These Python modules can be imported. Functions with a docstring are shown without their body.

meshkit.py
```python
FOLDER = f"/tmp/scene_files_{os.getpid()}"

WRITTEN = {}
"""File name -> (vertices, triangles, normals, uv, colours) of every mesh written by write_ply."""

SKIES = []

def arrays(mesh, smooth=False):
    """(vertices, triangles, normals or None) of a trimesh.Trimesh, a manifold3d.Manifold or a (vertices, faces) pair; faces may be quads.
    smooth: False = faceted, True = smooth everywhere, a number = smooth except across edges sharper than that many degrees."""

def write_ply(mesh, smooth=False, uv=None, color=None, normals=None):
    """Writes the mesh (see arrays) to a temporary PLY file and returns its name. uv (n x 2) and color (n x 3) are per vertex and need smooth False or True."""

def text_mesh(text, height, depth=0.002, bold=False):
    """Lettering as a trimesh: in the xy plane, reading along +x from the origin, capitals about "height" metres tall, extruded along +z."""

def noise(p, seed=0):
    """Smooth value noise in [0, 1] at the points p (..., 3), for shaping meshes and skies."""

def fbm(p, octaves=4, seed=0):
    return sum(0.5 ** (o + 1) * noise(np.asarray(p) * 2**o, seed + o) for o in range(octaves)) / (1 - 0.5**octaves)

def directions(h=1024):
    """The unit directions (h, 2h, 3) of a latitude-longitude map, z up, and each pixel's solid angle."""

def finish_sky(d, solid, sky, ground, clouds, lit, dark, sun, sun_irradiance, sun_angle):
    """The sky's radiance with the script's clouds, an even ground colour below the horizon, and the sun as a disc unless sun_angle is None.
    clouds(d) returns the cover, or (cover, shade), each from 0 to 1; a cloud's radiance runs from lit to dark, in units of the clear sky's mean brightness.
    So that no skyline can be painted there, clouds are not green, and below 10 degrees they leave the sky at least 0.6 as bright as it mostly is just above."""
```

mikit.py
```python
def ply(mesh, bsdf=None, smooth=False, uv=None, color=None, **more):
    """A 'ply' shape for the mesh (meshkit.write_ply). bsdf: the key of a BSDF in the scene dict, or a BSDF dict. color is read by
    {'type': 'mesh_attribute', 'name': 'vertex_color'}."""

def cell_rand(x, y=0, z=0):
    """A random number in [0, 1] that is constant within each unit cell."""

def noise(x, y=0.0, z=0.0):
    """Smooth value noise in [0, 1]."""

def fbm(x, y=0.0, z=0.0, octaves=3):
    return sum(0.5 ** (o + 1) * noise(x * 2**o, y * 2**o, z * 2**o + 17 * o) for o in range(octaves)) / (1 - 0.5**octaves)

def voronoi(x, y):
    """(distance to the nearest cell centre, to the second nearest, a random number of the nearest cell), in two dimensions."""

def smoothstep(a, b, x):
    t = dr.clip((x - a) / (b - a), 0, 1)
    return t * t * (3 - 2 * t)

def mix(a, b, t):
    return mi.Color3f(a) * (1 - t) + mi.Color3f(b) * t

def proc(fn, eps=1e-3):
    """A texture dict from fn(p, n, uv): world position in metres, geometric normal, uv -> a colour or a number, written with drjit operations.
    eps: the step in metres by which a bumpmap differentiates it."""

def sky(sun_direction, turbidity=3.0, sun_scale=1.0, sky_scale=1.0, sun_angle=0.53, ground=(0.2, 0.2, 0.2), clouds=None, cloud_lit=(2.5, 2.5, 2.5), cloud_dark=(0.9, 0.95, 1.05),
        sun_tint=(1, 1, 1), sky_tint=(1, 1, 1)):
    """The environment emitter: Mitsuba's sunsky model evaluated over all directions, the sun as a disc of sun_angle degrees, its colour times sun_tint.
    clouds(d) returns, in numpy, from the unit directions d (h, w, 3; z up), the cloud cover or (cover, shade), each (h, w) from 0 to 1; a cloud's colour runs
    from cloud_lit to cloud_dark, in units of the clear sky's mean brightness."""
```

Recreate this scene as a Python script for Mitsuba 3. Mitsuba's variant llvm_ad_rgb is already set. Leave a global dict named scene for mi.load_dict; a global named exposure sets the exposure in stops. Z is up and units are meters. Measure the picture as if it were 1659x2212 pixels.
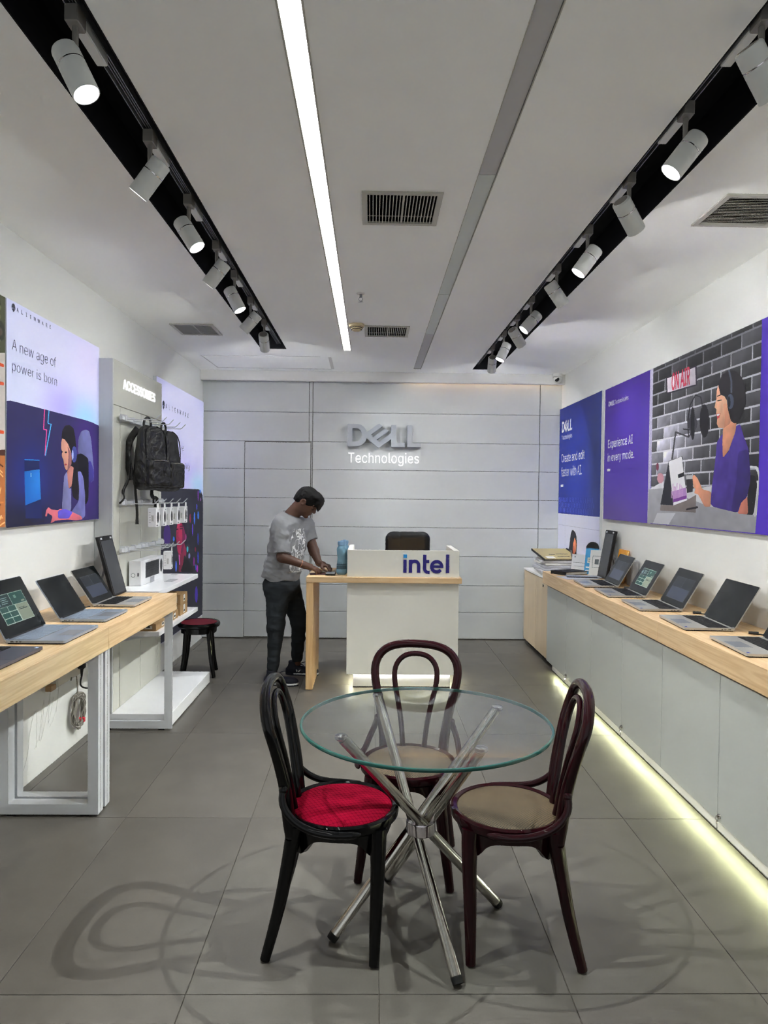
import math, random
import numpy as np, trimesh, mitsuba as mi, drjit as dr
import mikit, meshkit, manifold3d as m3
from mikit import proc, noise, fbm, cell_rand, smoothstep, mix
from shapely.geometry import Polygon, LineString, box as sbox, Point
from shapely import affinity
from shapely.ops import unary_union
T = mi.ScalarTransform4f
rng = random.Random(7)
PI = math.pi

# ------------------------------------------------------------------ camera, lights, exposure
exposure = 0.21
F, YAW, PITCH, ROLL, EYE = 1522.0, 0.0181, 0.0231, 0.0111, 1.56
def camera_axes():
    f = np.array([math.sin(YAW), math.cos(YAW), 0.0]); r = np.array([math.cos(YAW), -math.sin(YAW), 0.0]); u = np.array([0, 0, 1.0])
    f, u = f * math.cos(PITCH) - u * math.sin(PITCH), u * math.cos(PITCH) + f * math.sin(PITCH)
    r, u = r * math.cos(ROLL) + u * math.sin(ROLL), u * math.cos(ROLL) - r * math.sin(ROLL)
    return r, u, f
_r, _u, _f = camera_axes()
scene, labels = {}, {}
scene['camera'] = {'type': 'perspective', 'fov': math.degrees(2 * math.atan(829.5 / F)), 'fov_axis': 'x', 'near_clip': 0.05, 'far_clip': 60.0,
                   'to_world': T().look_at(origin=[0, 0, EYE], target=list(map(float, np.array([0, 0, EYE]) + _f)), up=list(map(float, _u)))}
# unseen even light behind the camera, set to brighten ceiling, desk and back wall
scene['unseen_front_light'] = {'type': 'constant', 'radiance': {'type': 'rgb', 'value': [0.54, 0.56, 0.57]}}
SPOT_WALL, SPOT_CROSS, SPOT_BACK = 2.9, 13.5, 13.5          # candle power of the track lamps aimed at the walls, across the shop, at the back wall
LED_STRIP, UNDER_GLOW, DESK_GLOW, COVE_GLOW = 5.6, 88.0, 56.0, 9.0

# ------------------------------------------------------------------ helpers
def lin(c):
    c = np.asarray(c, float) / 255.0
    return [float(x) for x in np.where(c <= 0.04045, c / 12.92, ((c + 0.055) / 1.055) ** 2.4)]
def rgb(c): return {'type': 'rgb', 'value': lin(c)}
def mat(key, color, rough=0.5, spec=0.5, two=True, bump=None, **kw):
    col = color if isinstance(color, dict) else rgb(color)
    b = {'type': 'principled', 'base_color': col, 'roughness': rough, 'specular': spec, **kw}
    if bump is not None: b = {'type': 'bumpmap', 'arbitrary': bump[0], 'scale': bump[1], 'bsdf': b}
    scene[key] = {'type': 'twosided', 'bsdf': b} if two else b
    return key
VC = {'type': 'mesh_attribute', 'name': 'vertex_color'}

taken = set()
def numbered(name):
    k, n = name, 0
    while k in taken:
        n += 1; k = f'{name}_{n:03d}'
    taken.add(k); return k
def tag(key, label=None, cat=None, group=None, kind=None):
    d = labels.setdefault(key, {})
    for a, b in (('label', label), ('category', cat), ('group', group), ('kind', kind)):
        if b: d[a] = b
    return key
def thing(name, label, cat, group=None):
    return tag(numbered(name), label, cat, group)
def obj(parent, name, mesh, m, smooth=False, label=None, kind=None, color=None, **kw):
    key = numbered(f'{parent}__{name}' if parent else name)
    if color is not None and smooth not in (False, True): smooth = False
    scene[key] = mikit.ply(mesh, m, smooth=smooth, color=color, **kw)
    if label or kind: tag(key, label, None, None, kind)
    return key
def single(name, mesh, m, label, cat, smooth=False, group=None, kind=None):
    k = obj(None, name, mesh, m, smooth); return tag(k, label, cat, group, kind)
def struct(name, mesh, m, label=None, smooth=False):
    k = obj(None, name, mesh, m, smooth); return tag(k, label, None, None, 'structure')

def TM(v, f): return trimesh.Trimesh(np.asarray(v, float), np.asarray(f, int), process=False)
def cat_(ms): return trimesh.util.concatenate([m for m in ms if m is not None])
def bx(x0, x1, y0, y1, z0, z1, c=0.0):
    lo, hi = np.minimum([x0, y0, z0], [x1, y1, z1]), np.maximum([x0, y0, z0], [x1, y1, z1])
    if c <= 0: return trimesh.creation.box(bounds=[lo, hi])
    c = min(c, 0.45 * float((hi - lo).min())); pts = []
    for i in (0, 1):
        for j in (0, 1):
            for k in (0, 1):
                p = np.where([i, j, k], hi, lo); s = np.where([i, j, k], -1, 1)
                for a in range(3):
                    q = p + s * c; q[a] = p[a]; pts.append(q)
    return trimesh.convex.convex_hull(np.array(pts))
def rot(axis, deg): return trimesh.transformations.rotation_matrix(math.radians(deg), axis)
def xf(m, *Ms):
    m = m.copy()
    for M in Ms:
        if len(np.shape(M)) == 1: m.apply_translation(M)
        else: m.apply_transform(M)
    return m
def tube(pts, r, sides=12, closed=False, cap=True, flat=1.0):
    p = np.asarray(pts, float); n = len(p); r = np.broadcast_to(np.asarray(r, float), (n,))
    t = np.roll(p, -1, 0) - np.roll(p, 1, 0) if closed else np.gradient(p, axis=0)
    t /= np.linalg.norm(t, axis=1, keepdims=True) + 1e-12
    a = np.cross(t[0], [0, 0, 1.0] if abs(t[0][2]) < 0.9 else [1.0, 0, 0]); a /= np.linalg.norm(a); A = [a]
    for i in range(1, n):
        a = A[-1] - t[i] * (A[-1] @ t[i]); A.append(a / (np.linalg.norm(a) + 1e-12))
    A = np.array(A); B = np.cross(t, A)
    if closed:   # spread the twist
        ang = math.atan2(A[-1] @ B[0], A[-1] @ A[0]); th = -ang * np.arange(n) / n
        A, B = A * np.cos(th)[:, None] + B * np.sin(th)[:, None], B * np.cos(th)[:, None] - A * np.sin(th)[:, None]
    A = A * flat; an = np.arange(sides) * 2 * PI / sides
    v = (p[:, None] + r[:, None, None] * (np.cos(an)[None, :, None] * A[:, None] + np.sin(an)[None, :, None] * B[:, None])).reshape(-1, 3)
    f = []
    for i in range(n if closed else n - 1):
        k = (i + 1) % n
        for j in range(sides):
            q = (j + 1) % sides
            f += [[i * sides + j, i * sides + q, k * sides + q], [i * sides + j, k * sides + q, k * sides + j]]
    if cap and not closed:
        v = np.vstack([v, p[0], p[-1]])
        for j in range(sides):
            q = (j + 1) % sides
            f += [[n * sides, q, j], [n * sides + 1, (n - 1) * sides + j, (n - 1) * sides + q]]
    return TM(v, f)
def smoothline(pts, n=40, closed=False):
    from scipy.interpolate import CubicSpline
    p = np.asarray(pts, float)
    if closed: p = np.vstack([p, p[:1]])
    d = np.concatenate([[0], np.cumsum(np.linalg.norm(np.diff(p, axis=0), axis=1))])
    s = CubicSpline(d, p, bc_type='periodic' if closed else 'natural')
    return s(np.linspace(0, d[-1], n, endpoint=not closed))
def lathe(prof, n=32):
    return trimesh.creation.revolve(np.asarray(prof, float), sections=n)
def ext(poly, h):
    gs = [g for g in getattr(poly, 'geoms', [poly]) if g.area > 1e-9]
    return cat_([trimesh.creation.extrude_polygon(g, h, engine='earcut') for g in gs])
def cyl(p0, p1, r, n=24): return tube([p0, p1], r, n)
def snets(f, lo, hi, h):
    """A smooth mesh of the surface f(points) = 0 (naive surface nets), f negative inside."""
    ax = [np.arange(a, b + h, h) for a, b in zip(lo, hi)]
    P = np.stack(np.meshgrid(*ax, indexing='ij'), -1)
    D = f(P.reshape(-1, 3)).reshape(P.shape[:3]); s = D < 0; n = np.array(D.shape)
    acc, cnt, cross = np.zeros((*(n - 1), 3)), np.zeros(n - 1), []
    for a in range(3):
        sl0 = [slice(None)] * 3; sl1 = [slice(None)] * 3; sl0[a] = slice(0, -1); sl1[a] = slice(1, None)
        I = np.argwhere(s[tuple(sl0)] != s[tuple(sl1)]); e = np.eye(3, dtype=int)[a]
        d0, d1 = D[tuple(I.T)], D[tuple((I + e).T)]; t = d0 / (d0 - d1)
        pos = I + t[:, None] * e; b, c = np.eye(3, dtype=int)[(a + 1) % 3], np.eye(3, dtype=int)[(a + 2) % 3]
        quad = [I, I - b, I - b - c, I - c]
        ok = np.all([np.all((q >= 0) & (q < n - 1), 1) for q in quad], 0)
        for q in quad:
            m = np.all((q >= 0) & (q < n - 1), 1)
            np.add.at(acc, tuple(q[m].T), pos[m]); np.add.at(cnt, tuple(q[m].T), 1)
        cross.append(([q[ok] for q in quad], s[tuple(I.T)][ok]))
    idx = -np.ones(n - 1, int); M = cnt > 0; idx[M] = np.arange(M.sum())
    v = acc[M] / cnt[M][:, None] * h + np.array(lo); fs = []
    for quad, ins in cross:
        q = np.stack([idx[tuple(x.T)] for x in quad], 1); q = np.where(ins[:, None], q, q[:, ::-1])
        fs += [q[:, [0, 1, 2]], q[:, [0, 2, 3]]]
    return TM(v, np.vstack(fs))
def smin(a, b, k):
    h = np.clip(0.5 + 0.5 * (b - a) / k, 0, 1); return b + (a - b) * h - k * h * (1 - h)
def sd_cone(p, a, b, ra, rb):
    a, b = np.asarray(a, float), np.asarray(b, float); ba = b - a
    t = np.clip(((p - a) @ ba) / (ba @ ba), 0, 1)
    return np.linalg.norm(p - a - t[:, None] * ba, axis=1) - (ra + (rb - ra) * t)
def sd_ell(p, c, r, R=None):
    q = p - np.asarray(c, float)
    if R is not None: q = q @ R
    r = np.asarray(r, float); k0 = np.linalg.norm(q / r, axis=1); k1 = np.linalg.norm(q / r ** 2, axis=1)
    return k0 * (k0 - 1) / np.maximum(k1, 1e-9)
def sd_box(p, c, hb, r, R=None):
    q = p - np.asarray(c, float)
    if R is not None: q = q @ R
    q = np.abs(q) - (np.asarray(hb) - r)
    return np.linalg.norm(np.maximum(q, 0), axis=1) + np.minimum(q.max(1), 0) - r
def thin_letters(text, height, cut, depth):
    """Lettering in a lighter weight: the outlines of text_mesh drawn in by cut metres."""
    m = meshkit.text_mesh(text, height, 0.002); sec = m.section(plane_origin=[0, 0, .001], plane_normal=[0, 0, 1])
    rings = [Polygon(np.asarray(q)[:, :2]) for q in sec.discrete]; g = Polygon()
    for r in sorted(rings, key=lambda r: -r.area): g = g.symmetric_difference(r.buffer(0))
    return ext(g.buffer(-cut), depth)
def letters(text, height, depth=0.002, bold=False):
    return meshkit.text_mesh(text, height, depth, bold)
def flatprint(layers, place, gain=1.0, step=0.0002, base=0.0, fine=0.09):
    """Layers (polygon in plane metres, sRGB colour or f(xy)->sRGB array) as one thin coloured mesh; place(a, b, height) -> world."""
    V, Fc, C, n, seen = [], [], [], 0, []
    for pg, col in layers:
        if not pg.is_valid: pg = pg.buffer(0)
        i = 1 + max([lv for g, lv in seen if g.intersects(pg)], default=-1); seen.append((pg, i))
        for g in getattr(pg, 'geoms', [pg]):
            if g.geom_type != 'Polygon' or g.area < 1e-8: continue
            v, f = trimesh.creation.triangulate_polygon(g, engine='earcut')
            if callable(col):
                m = TM(np.c_[v, np.zeros(len(v))], f)
                for _ in range(5): m = m.subdivide() if m.edges_unique_length.max() > fine else m
                v, f = m.vertices[:, :2], m.faces; c = np.asarray(col(v), float)
            else: c = np.tile(np.asarray(col, float), (len(v), 1))
            w = place(v[:, 0], v[:, 1], np.full(len(v), base + i * step))
            V.append(w); Fc.append(np.asarray(f) + n); C.append(np.clip(np.array(lin(c.ravel())).reshape(-1, 3) * gain, 0, .95)); n += len(v)
    return TM(np.vstack(V), np.vstack(Fc)), np.vstack(C)
ART = {
 'P1': [
('dark',[(3.493,2.003),(3.531,2.01),(3.896,2.011),(4.443,2.011),(4.544,2.008),(4.667,1.997),(4.661,1.387),(3.487,1.382)],(42,38,84)),
('pcglow',[(3.668,1.721),(3.828,1.728),(3.865,1.416),(3.681,1.422)],(22,30,80)),
('pc',[(3.668,1.665),(3.834,1.682),(3.849,1.521),(3.677,1.489)],(26,92,170)),
('pcl',[(3.829,1.728),(3.833,1.729),(3.834,1.73),(3.833,1.732),(3.829,1.733),(3.671,1.728),(3.667,1.727),(3.666,1.725),(3.667,1.724),(3.67,1.723)],(50,140,225)),
('pcm',[(3.736,1.639),(3.738,1.638),(3.74,1.638),(3.743,1.638),(3.743,1.64),(3.741,1.659),(3.74,1.66),(3.737,1.661),(3.735,1.66),(3.734,1.659)],(150,200,255)),
('pink',[(3.876,1.901),(3.877,1.9),(3.88,1.899),(3.911,1.898),(3.893,1.76),(3.895,1.759),(3.898,1.758),(3.903,1.759),(3.904,1.761),(3.922,1.901),(3.921,1.903),(3.918,1.904),(3.887,1.904),(3.898,2.01),(3.897,2.012),(3.893,2.012),(3.889,2.011),(3.887,2.009)],(238,80,160)),
('blue',[(3.926,1.939),(3.927,1.937),(3.93,1.936),(3.964,1.935),(3.896,1.761),(3.897,1.759),(3.9,1.758),(3.904,1.759),(3.907,1.761),(3.977,1.937),(3.976,1.939),(3.973,1.94),(3.938,1.941),(3.95,2.01),(3.949,2.012),(3.945,2.013),(3.941,2.011),(3.939,2.009)],(80,175,255)),
('chair',[(4.339,1.89),(4.378,1.935),(4.443,1.953),(4.501,1.949),(4.535,1.899),(4.579,1.696),(4.58,1.641),(4.528,1.623),(4.444,1.652),(4.427,1.777),(4.347,1.786),(4.328,1.817)],(98,100,150)),
('chair2',[(4.444,1.745),(4.527,1.762),(4.579,1.696),(4.576,1.641),(4.519,1.623),(4.452,1.652)],(58,52,128)),
('chairdark',[(4.285,1.783),(4.379,1.801),(4.493,1.774),(4.494,1.518),(4.444,1.478),(4.285,1.648)],(16,15,26)),
('hair',[(4.102,1.87),(4.112,1.914),(4.151,1.948),(4.21,1.958),(4.269,1.942),(4.292,1.886),(4.316,1.791),(4.339,1.714),(4.348,1.584),(4.34,1.506),(4.255,1.532),(4.225,1.646),(4.21,1.684),(4.137,1.83)],(22,18,28)),
('neck',[(4.174,1.682),(4.225,1.716),(4.27,1.711),(4.24,1.596),(4.196,1.582),(4.175,1.607)],(170,112,105)),
('face',[(4.098,1.846),(4.109,1.871),(4.144,1.868),(4.195,1.84),(4.237,1.786),(4.237,1.729),(4.21,1.703),(4.169,1.686),(4.146,1.7),(4.132,1.724),(4.126,1.749),(4.104,1.766),(4.109,1.797),(4.095,1.809)],(208,150,132)),
('facesh',[(4.181,1.833),(4.237,1.786),(4.237,1.729),(4.21,1.703),(4.178,1.688),(4.189,1.733),(4.195,1.784)],(140,92,96)),
('eye',[(4.173,1.794),(4.169,1.789),(4.157,1.787),(4.146,1.788),(4.142,1.792),(4.146,1.796),(4.157,1.798),(4.169,1.797)],(30,20,30)),
('eye2',[(4.118,1.793),(4.115,1.789),(4.109,1.787),(4.103,1.788),(4.101,1.792),(4.103,1.796),(4.109,1.798),(4.115,1.797)],(30,20,30)),
('lips',[(4.172,1.722),(4.167,1.718),(4.155,1.716),(4.143,1.717),(4.138,1.721),(4.143,1.725),(4.155,1.727),(4.167,1.726)],(150,50,60)),
('cup',[(4.314,1.791),(4.31,1.769),(4.299,1.751),(4.283,1.74),(4.266,1.739),(4.25,1.748),(4.239,1.765),(4.235,1.786),(4.239,1.808),(4.25,1.826),(4.265,1.836),(4.283,1.838),(4.299,1.829),(4.31,1.812)],(62,70,140)),
('cup2',[(4.265,1.784),(4.263,1.767),(4.256,1.756),(4.247,1.755),(4.241,1.765),(4.238,1.782),(4.241,1.8),(4.247,1.811),(4.256,1.811),(4.263,1.801)],(170,180,235)),
('shirt',[(4.135,1.656),(4.174,1.682),(4.196,1.582),(4.233,1.583),(4.233,1.449),(4.115,1.439),(4.107,1.483),(4.124,1.582)],(112,112,158)),
('shirt2',[(4.324,1.687),(4.371,1.689),(4.411,1.651),(4.436,1.551),(4.44,1.411),(4.396,1.396),(4.225,1.437),(4.34,1.506),(4.348,1.584)],(104,104,165)),
('hand',[(3.896,1.427),(3.911,1.462),(3.937,1.476),(3.974,1.462),(4.054,1.456),(4.082,1.465),(4.211,1.45),(4.38,1.413),(4.396,1.393),(4.286,1.39),(4.196,1.399),(4.027,1.399),(3.96,1.384),(3.987,1.424),(3.928,1.444),(3.914,1.424)],(205,105,120)),
('forearm',[(4.054,1.453),(4.138,1.464),(4.255,1.442),(4.196,1.403),(4.054,1.41)],(92,78,190)),
('lap',[(3.661,1.417),(3.693,1.422),(3.774,1.391),(3.884,1.407),(3.884,1.398),(3.771,1.385),(3.666,1.391)],(30,26,44)),
 ],
 'P2': [
('dark',[(6.046,0.892),(6.037,1.592),(7.356,1.603),(7.486,1.589),(7.554,1.549),(7.499,0.238),(7.077,0.103),(5.702,0.246),(5.516,0.184),(5.512,0.584)],(35,35,47)),
('b',[(6.282,1.255),(6.275,1.235),(6.255,1.223),(6.23,1.225),(6.21,1.238),(6.202,1.259),(6.209,1.279),(6.229,1.291),(6.254,1.29),(6.274,1.276)],(190,180,240)),
('b',[(6.452,1.145),(6.446,1.131),(6.431,1.123),(6.412,1.124),(6.397,1.134),(6.391,1.148),(6.396,1.162),(6.411,1.17),(6.43,1.169),(6.446,1.159)],(60,120,230)),
('b',[(7.197,1.31),(7.192,1.27),(7.177,1.247),(7.159,1.247),(7.143,1.272),(7.136,1.312),(7.141,1.351),(7.156,1.374),(7.175,1.374),(7.191,1.349)],(70,120,250)),
('b',[(7.116,1.198),(7.113,1.16),(7.102,1.136),(7.088,1.137),(7.076,1.162),(7.071,1.201),(7.075,1.239),(7.086,1.263),(7.099,1.262),(7.111,1.238)],(110,70,220)),
('b',[(7.361,1.334),(7.354,1.308),(7.335,1.293),(7.31,1.294),(7.29,1.31),(7.282,1.336),(7.289,1.361),(7.308,1.377),(7.333,1.376),(7.353,1.36)],(60,120,220)),
('b',[(7.429,1.589),(7.423,1.571),(7.407,1.561),(7.387,1.561),(7.371,1.571),(7.364,1.588),(7.37,1.606),(7.386,1.617),(7.406,1.617),(7.422,1.606)],(70,140,220)),
('b',[(7.288,1.423),(7.283,1.405),(7.27,1.394),(7.253,1.394),(7.239,1.406),(7.233,1.424),(7.238,1.442),(7.252,1.453),(7.269,1.453),(7.282,1.441)],(60,60,190)),
('b',[(7.032,1.315),(7.027,1.288),(7.011,1.271),(6.99,1.272),(6.974,1.29),(6.967,1.317),(6.973,1.344),(6.989,1.361),(7.009,1.36),(7.026,1.343)],(150,40,80)),
('b',[(7.342,1.09),(7.339,1.05),(7.327,1.026),(7.312,1.027),(7.3,1.052),(7.295,1.093),(7.298,1.132),(7.31,1.157),(7.325,1.156),(7.337,1.13)],(50,70,200)),
('b',[(6.937,1.013),(6.931,0.995),(6.913,0.985),(6.891,0.987),(6.873,0.999),(6.866,1.018),(6.873,1.036),(6.89,1.046),(6.912,1.045),(6.93,1.032)],(90,210,240)),
('b',[(7.007,0.942),(7.0,0.926),(6.982,0.918),(6.96,0.92),(6.942,0.931),(6.935,0.948),(6.941,0.964),(6.959,0.973),(6.981,0.971),(6.999,0.959)],(170,170,250)),
('b',[(7.242,0.99),(7.236,0.975),(7.221,0.967),(7.202,0.969),(7.187,0.979),(7.18,0.994),(7.186,1.009),(7.201,1.016),(7.22,1.015),(7.236,1.005)],(120,30,60)),
('b',[(7.187,0.869),(7.181,0.841),(7.167,0.826),(7.148,0.827),(7.132,0.846),(7.126,0.875),(7.131,0.902),(7.146,0.918),(7.165,0.917),(7.18,0.898)],(160,50,170)),
('b',[(7.346,0.893),(7.343,0.853),(7.331,0.83),(7.316,0.831),(7.304,0.857),(7.299,0.898),(7.302,0.937),(7.314,0.961),(7.329,0.96),(7.341,0.934)],(60,80,220)),
('b',[(7.329,0.782),(7.322,0.76),(7.305,0.748),(7.283,0.75),(7.265,0.766),(7.258,0.79),(7.264,0.812),(7.281,0.824),(7.303,0.822),(7.321,0.806)],(190,60,210)),
('b',[(7.254,0.805),(7.249,0.786),(7.238,0.775),(7.224,0.777),(7.212,0.79),(7.207,0.809),(7.211,0.828),(7.222,0.839),(7.237,0.838),(7.249,0.825)],(70,110,240)),
('b',[(6.813,1.086),(6.809,1.06),(6.798,1.044),(6.783,1.045),(6.771,1.062),(6.766,1.089),(6.77,1.115),(6.781,1.131),(6.796,1.13),(6.808,1.113)],(120,150,245)),
('b',[(6.836,0.993),(6.833,0.972),(6.824,0.96),(6.814,0.96),(6.805,0.974),(6.801,0.996),(6.804,1.017),(6.812,1.03),(6.823,1.029),(6.832,1.015)],(110,90,220)),
('b',[(7.322,0.514),(7.311,0.464),(7.28,0.436),(7.242,0.442),(7.21,0.479),(7.197,0.531),(7.208,0.581),(7.238,0.609),(7.277,0.604),(7.309,0.567)],(62,40,150)),
('b',[(6.53,0.887),(6.526,0.857),(6.512,0.839),(6.494,0.841),(6.48,0.862),(6.474,0.893),(6.479,0.923),(6.493,0.94),(6.51,0.939),(6.525,0.918)],(70,110,220)),
('b',[(6.212,1.168),(6.204,1.154),(6.184,1.146),(6.16,1.147),(6.14,1.158),(6.133,1.172),(6.14,1.186),(6.159,1.194),(6.184,1.193),(6.204,1.183)],(90,25,55)),
('b',[(6.33,1.186),(6.309,1.128),(6.251,1.095),(6.18,1.1),(6.124,1.14),(6.102,1.199),(6.122,1.255),(6.178,1.288),(6.248,1.285),(6.307,1.246)],(52,30,92)),
('b',[(7.349,1.539),(7.344,1.505),(7.328,1.484),(7.309,1.484),(7.292,1.505),(7.286,1.539),(7.291,1.574),(7.306,1.595),(7.326,1.595),(7.342,1.574)],(110,40,150)),
('b',[(7.443,1.5),(7.439,1.488),(7.426,1.481),(7.411,1.481),(7.399,1.488),(7.394,1.5),(7.399,1.512),(7.411,1.519),(7.426,1.519),(7.438,1.511)],(150,90,170)),
('hairp',[(6.488,1.194),(6.493,1.263),(6.559,1.313),(6.672,1.322),(6.806,1.286),(6.895,1.191),(6.886,1.099),(6.828,1.03),(6.744,1.001),(6.74,1.181)],(30,20,36)),
('neck',[(6.553,1.042),(6.643,1.044),(6.776,1.088),(6.863,1.009),(6.84,0.92),(6.747,0.811),(6.582,0.829),(6.606,0.924)],(112,30,58)),
('face',[(6.495,1.159),(6.506,1.228),(6.537,1.279),(6.591,1.296),(6.672,1.287),(6.753,1.243),(6.815,1.177),(6.83,1.13),(6.783,1.088),(6.757,1.027),(6.694,0.996),(6.612,0.992),(6.554,1.016),(6.528,1.062),(6.514,1.106)],(186,46,90)),
('facesh',[(6.689,1.273),(6.753,1.243),(6.815,1.177),(6.83,1.13),(6.783,1.088),(6.757,1.027),(6.694,0.996),(6.644,0.995),(6.683,1.059),(6.714,1.146)],(104,28,66)),
('eye',[(6.716,1.224),(6.727,1.225),(6.729,1.229),(6.723,1.232),(6.71,1.233),(6.631,1.233),(6.621,1.232),(6.618,1.229),(6.625,1.226),(6.637,1.224)],(30,10,26)),
('eye2',[(6.555,1.225),(6.565,1.227),(6.565,1.23),(6.557,1.233),(6.545,1.234),(6.508,1.232),(6.499,1.23),(6.498,1.227),(6.506,1.224),(6.518,1.223)],(30,10,26)),
('brow',[(6.727,1.246),(6.735,1.247),(6.738,1.249),(6.733,1.252),(6.724,1.253),(6.619,1.254),(6.612,1.253),(6.609,1.251),(6.614,1.248),(6.622,1.247)],(40,14,34)),
('nose',[(6.536,1.157),(6.539,1.155),(6.57,1.144),(6.577,1.143),(6.584,1.143),(6.587,1.145),(6.584,1.147),(6.555,1.157),(6.573,1.224),(6.57,1.227),(6.564,1.228),(6.557,1.227),(6.554,1.226)],(120,28,62)),
('lips',[(6.632,1.081),(6.648,1.083),(6.652,1.087),(6.644,1.092),(6.627,1.094),(6.537,1.097),(6.523,1.096),(6.518,1.092),(6.526,1.087),(6.542,1.085)],(120,20,50)),
('neckl',[(6.604,0.897),(6.609,0.894),(6.621,0.891),(6.632,0.892),(6.636,0.894),(6.622,0.984),(6.616,0.988),(6.605,0.99),(6.594,0.989),(6.589,0.987)],(235,120,215)),
('ear',[(6.864,1.137),(6.859,1.12),(6.843,1.109),(6.824,1.11),(6.808,1.123),(6.802,1.141),(6.808,1.159),(6.823,1.169),(6.842,1.168),(6.858,1.156)],(150,60,120)),
('body',[(6.778,0.971),(6.918,0.913),(7.063,0.843),(7.158,0.767),(6.647,0.822),(6.745,0.893)],(18,17,24)),
 ],
 'P4': [
('purple',[(6.11,2.499),(5.129,2.497),(5.145,1.384),(6.134,1.378)],None),
('strip',[(5.129,2.497),(5.06,2.492),(5.094,1.642),(5.087,1.384),(5.145,1.384)],(205,198,228)),
('wall',[(5.06,2.492),(3.662,2.483),(3.651,1.588),(3.66,1.477),(5.116,1.445)],(212,212,222)),
('BRICKS',[(5.06,2.492),(3.662,2.483),(3.652,1.603),(5.112,1.632)],None),
('sill',[(5.099,1.632),(4.865,1.684),(4.863,1.649),(4.438,1.626),(3.641,1.662),(3.638,1.603),(3.653,1.469),(5.116,1.445)],(205,203,210)),
('desk',[(5.125,1.627),(4.85,1.634),(4.688,1.599),(4.189,1.517),(3.653,1.477),(3.68,1.384),(5.139,1.382)],(150,150,158)),
('deskhi',[(4.963,1.459),(4.66,1.467),(4.768,1.385),(5.035,1.382)],(190,190,198)),
('signf',[(4.859,2.401),(4.402,2.401),(4.386,2.271),(4.847,2.281)],(40,35,48)),
('sign',[(4.84,2.389),(4.419,2.391),(4.406,2.281),(4.828,2.291)],(222,212,228)),
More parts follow.
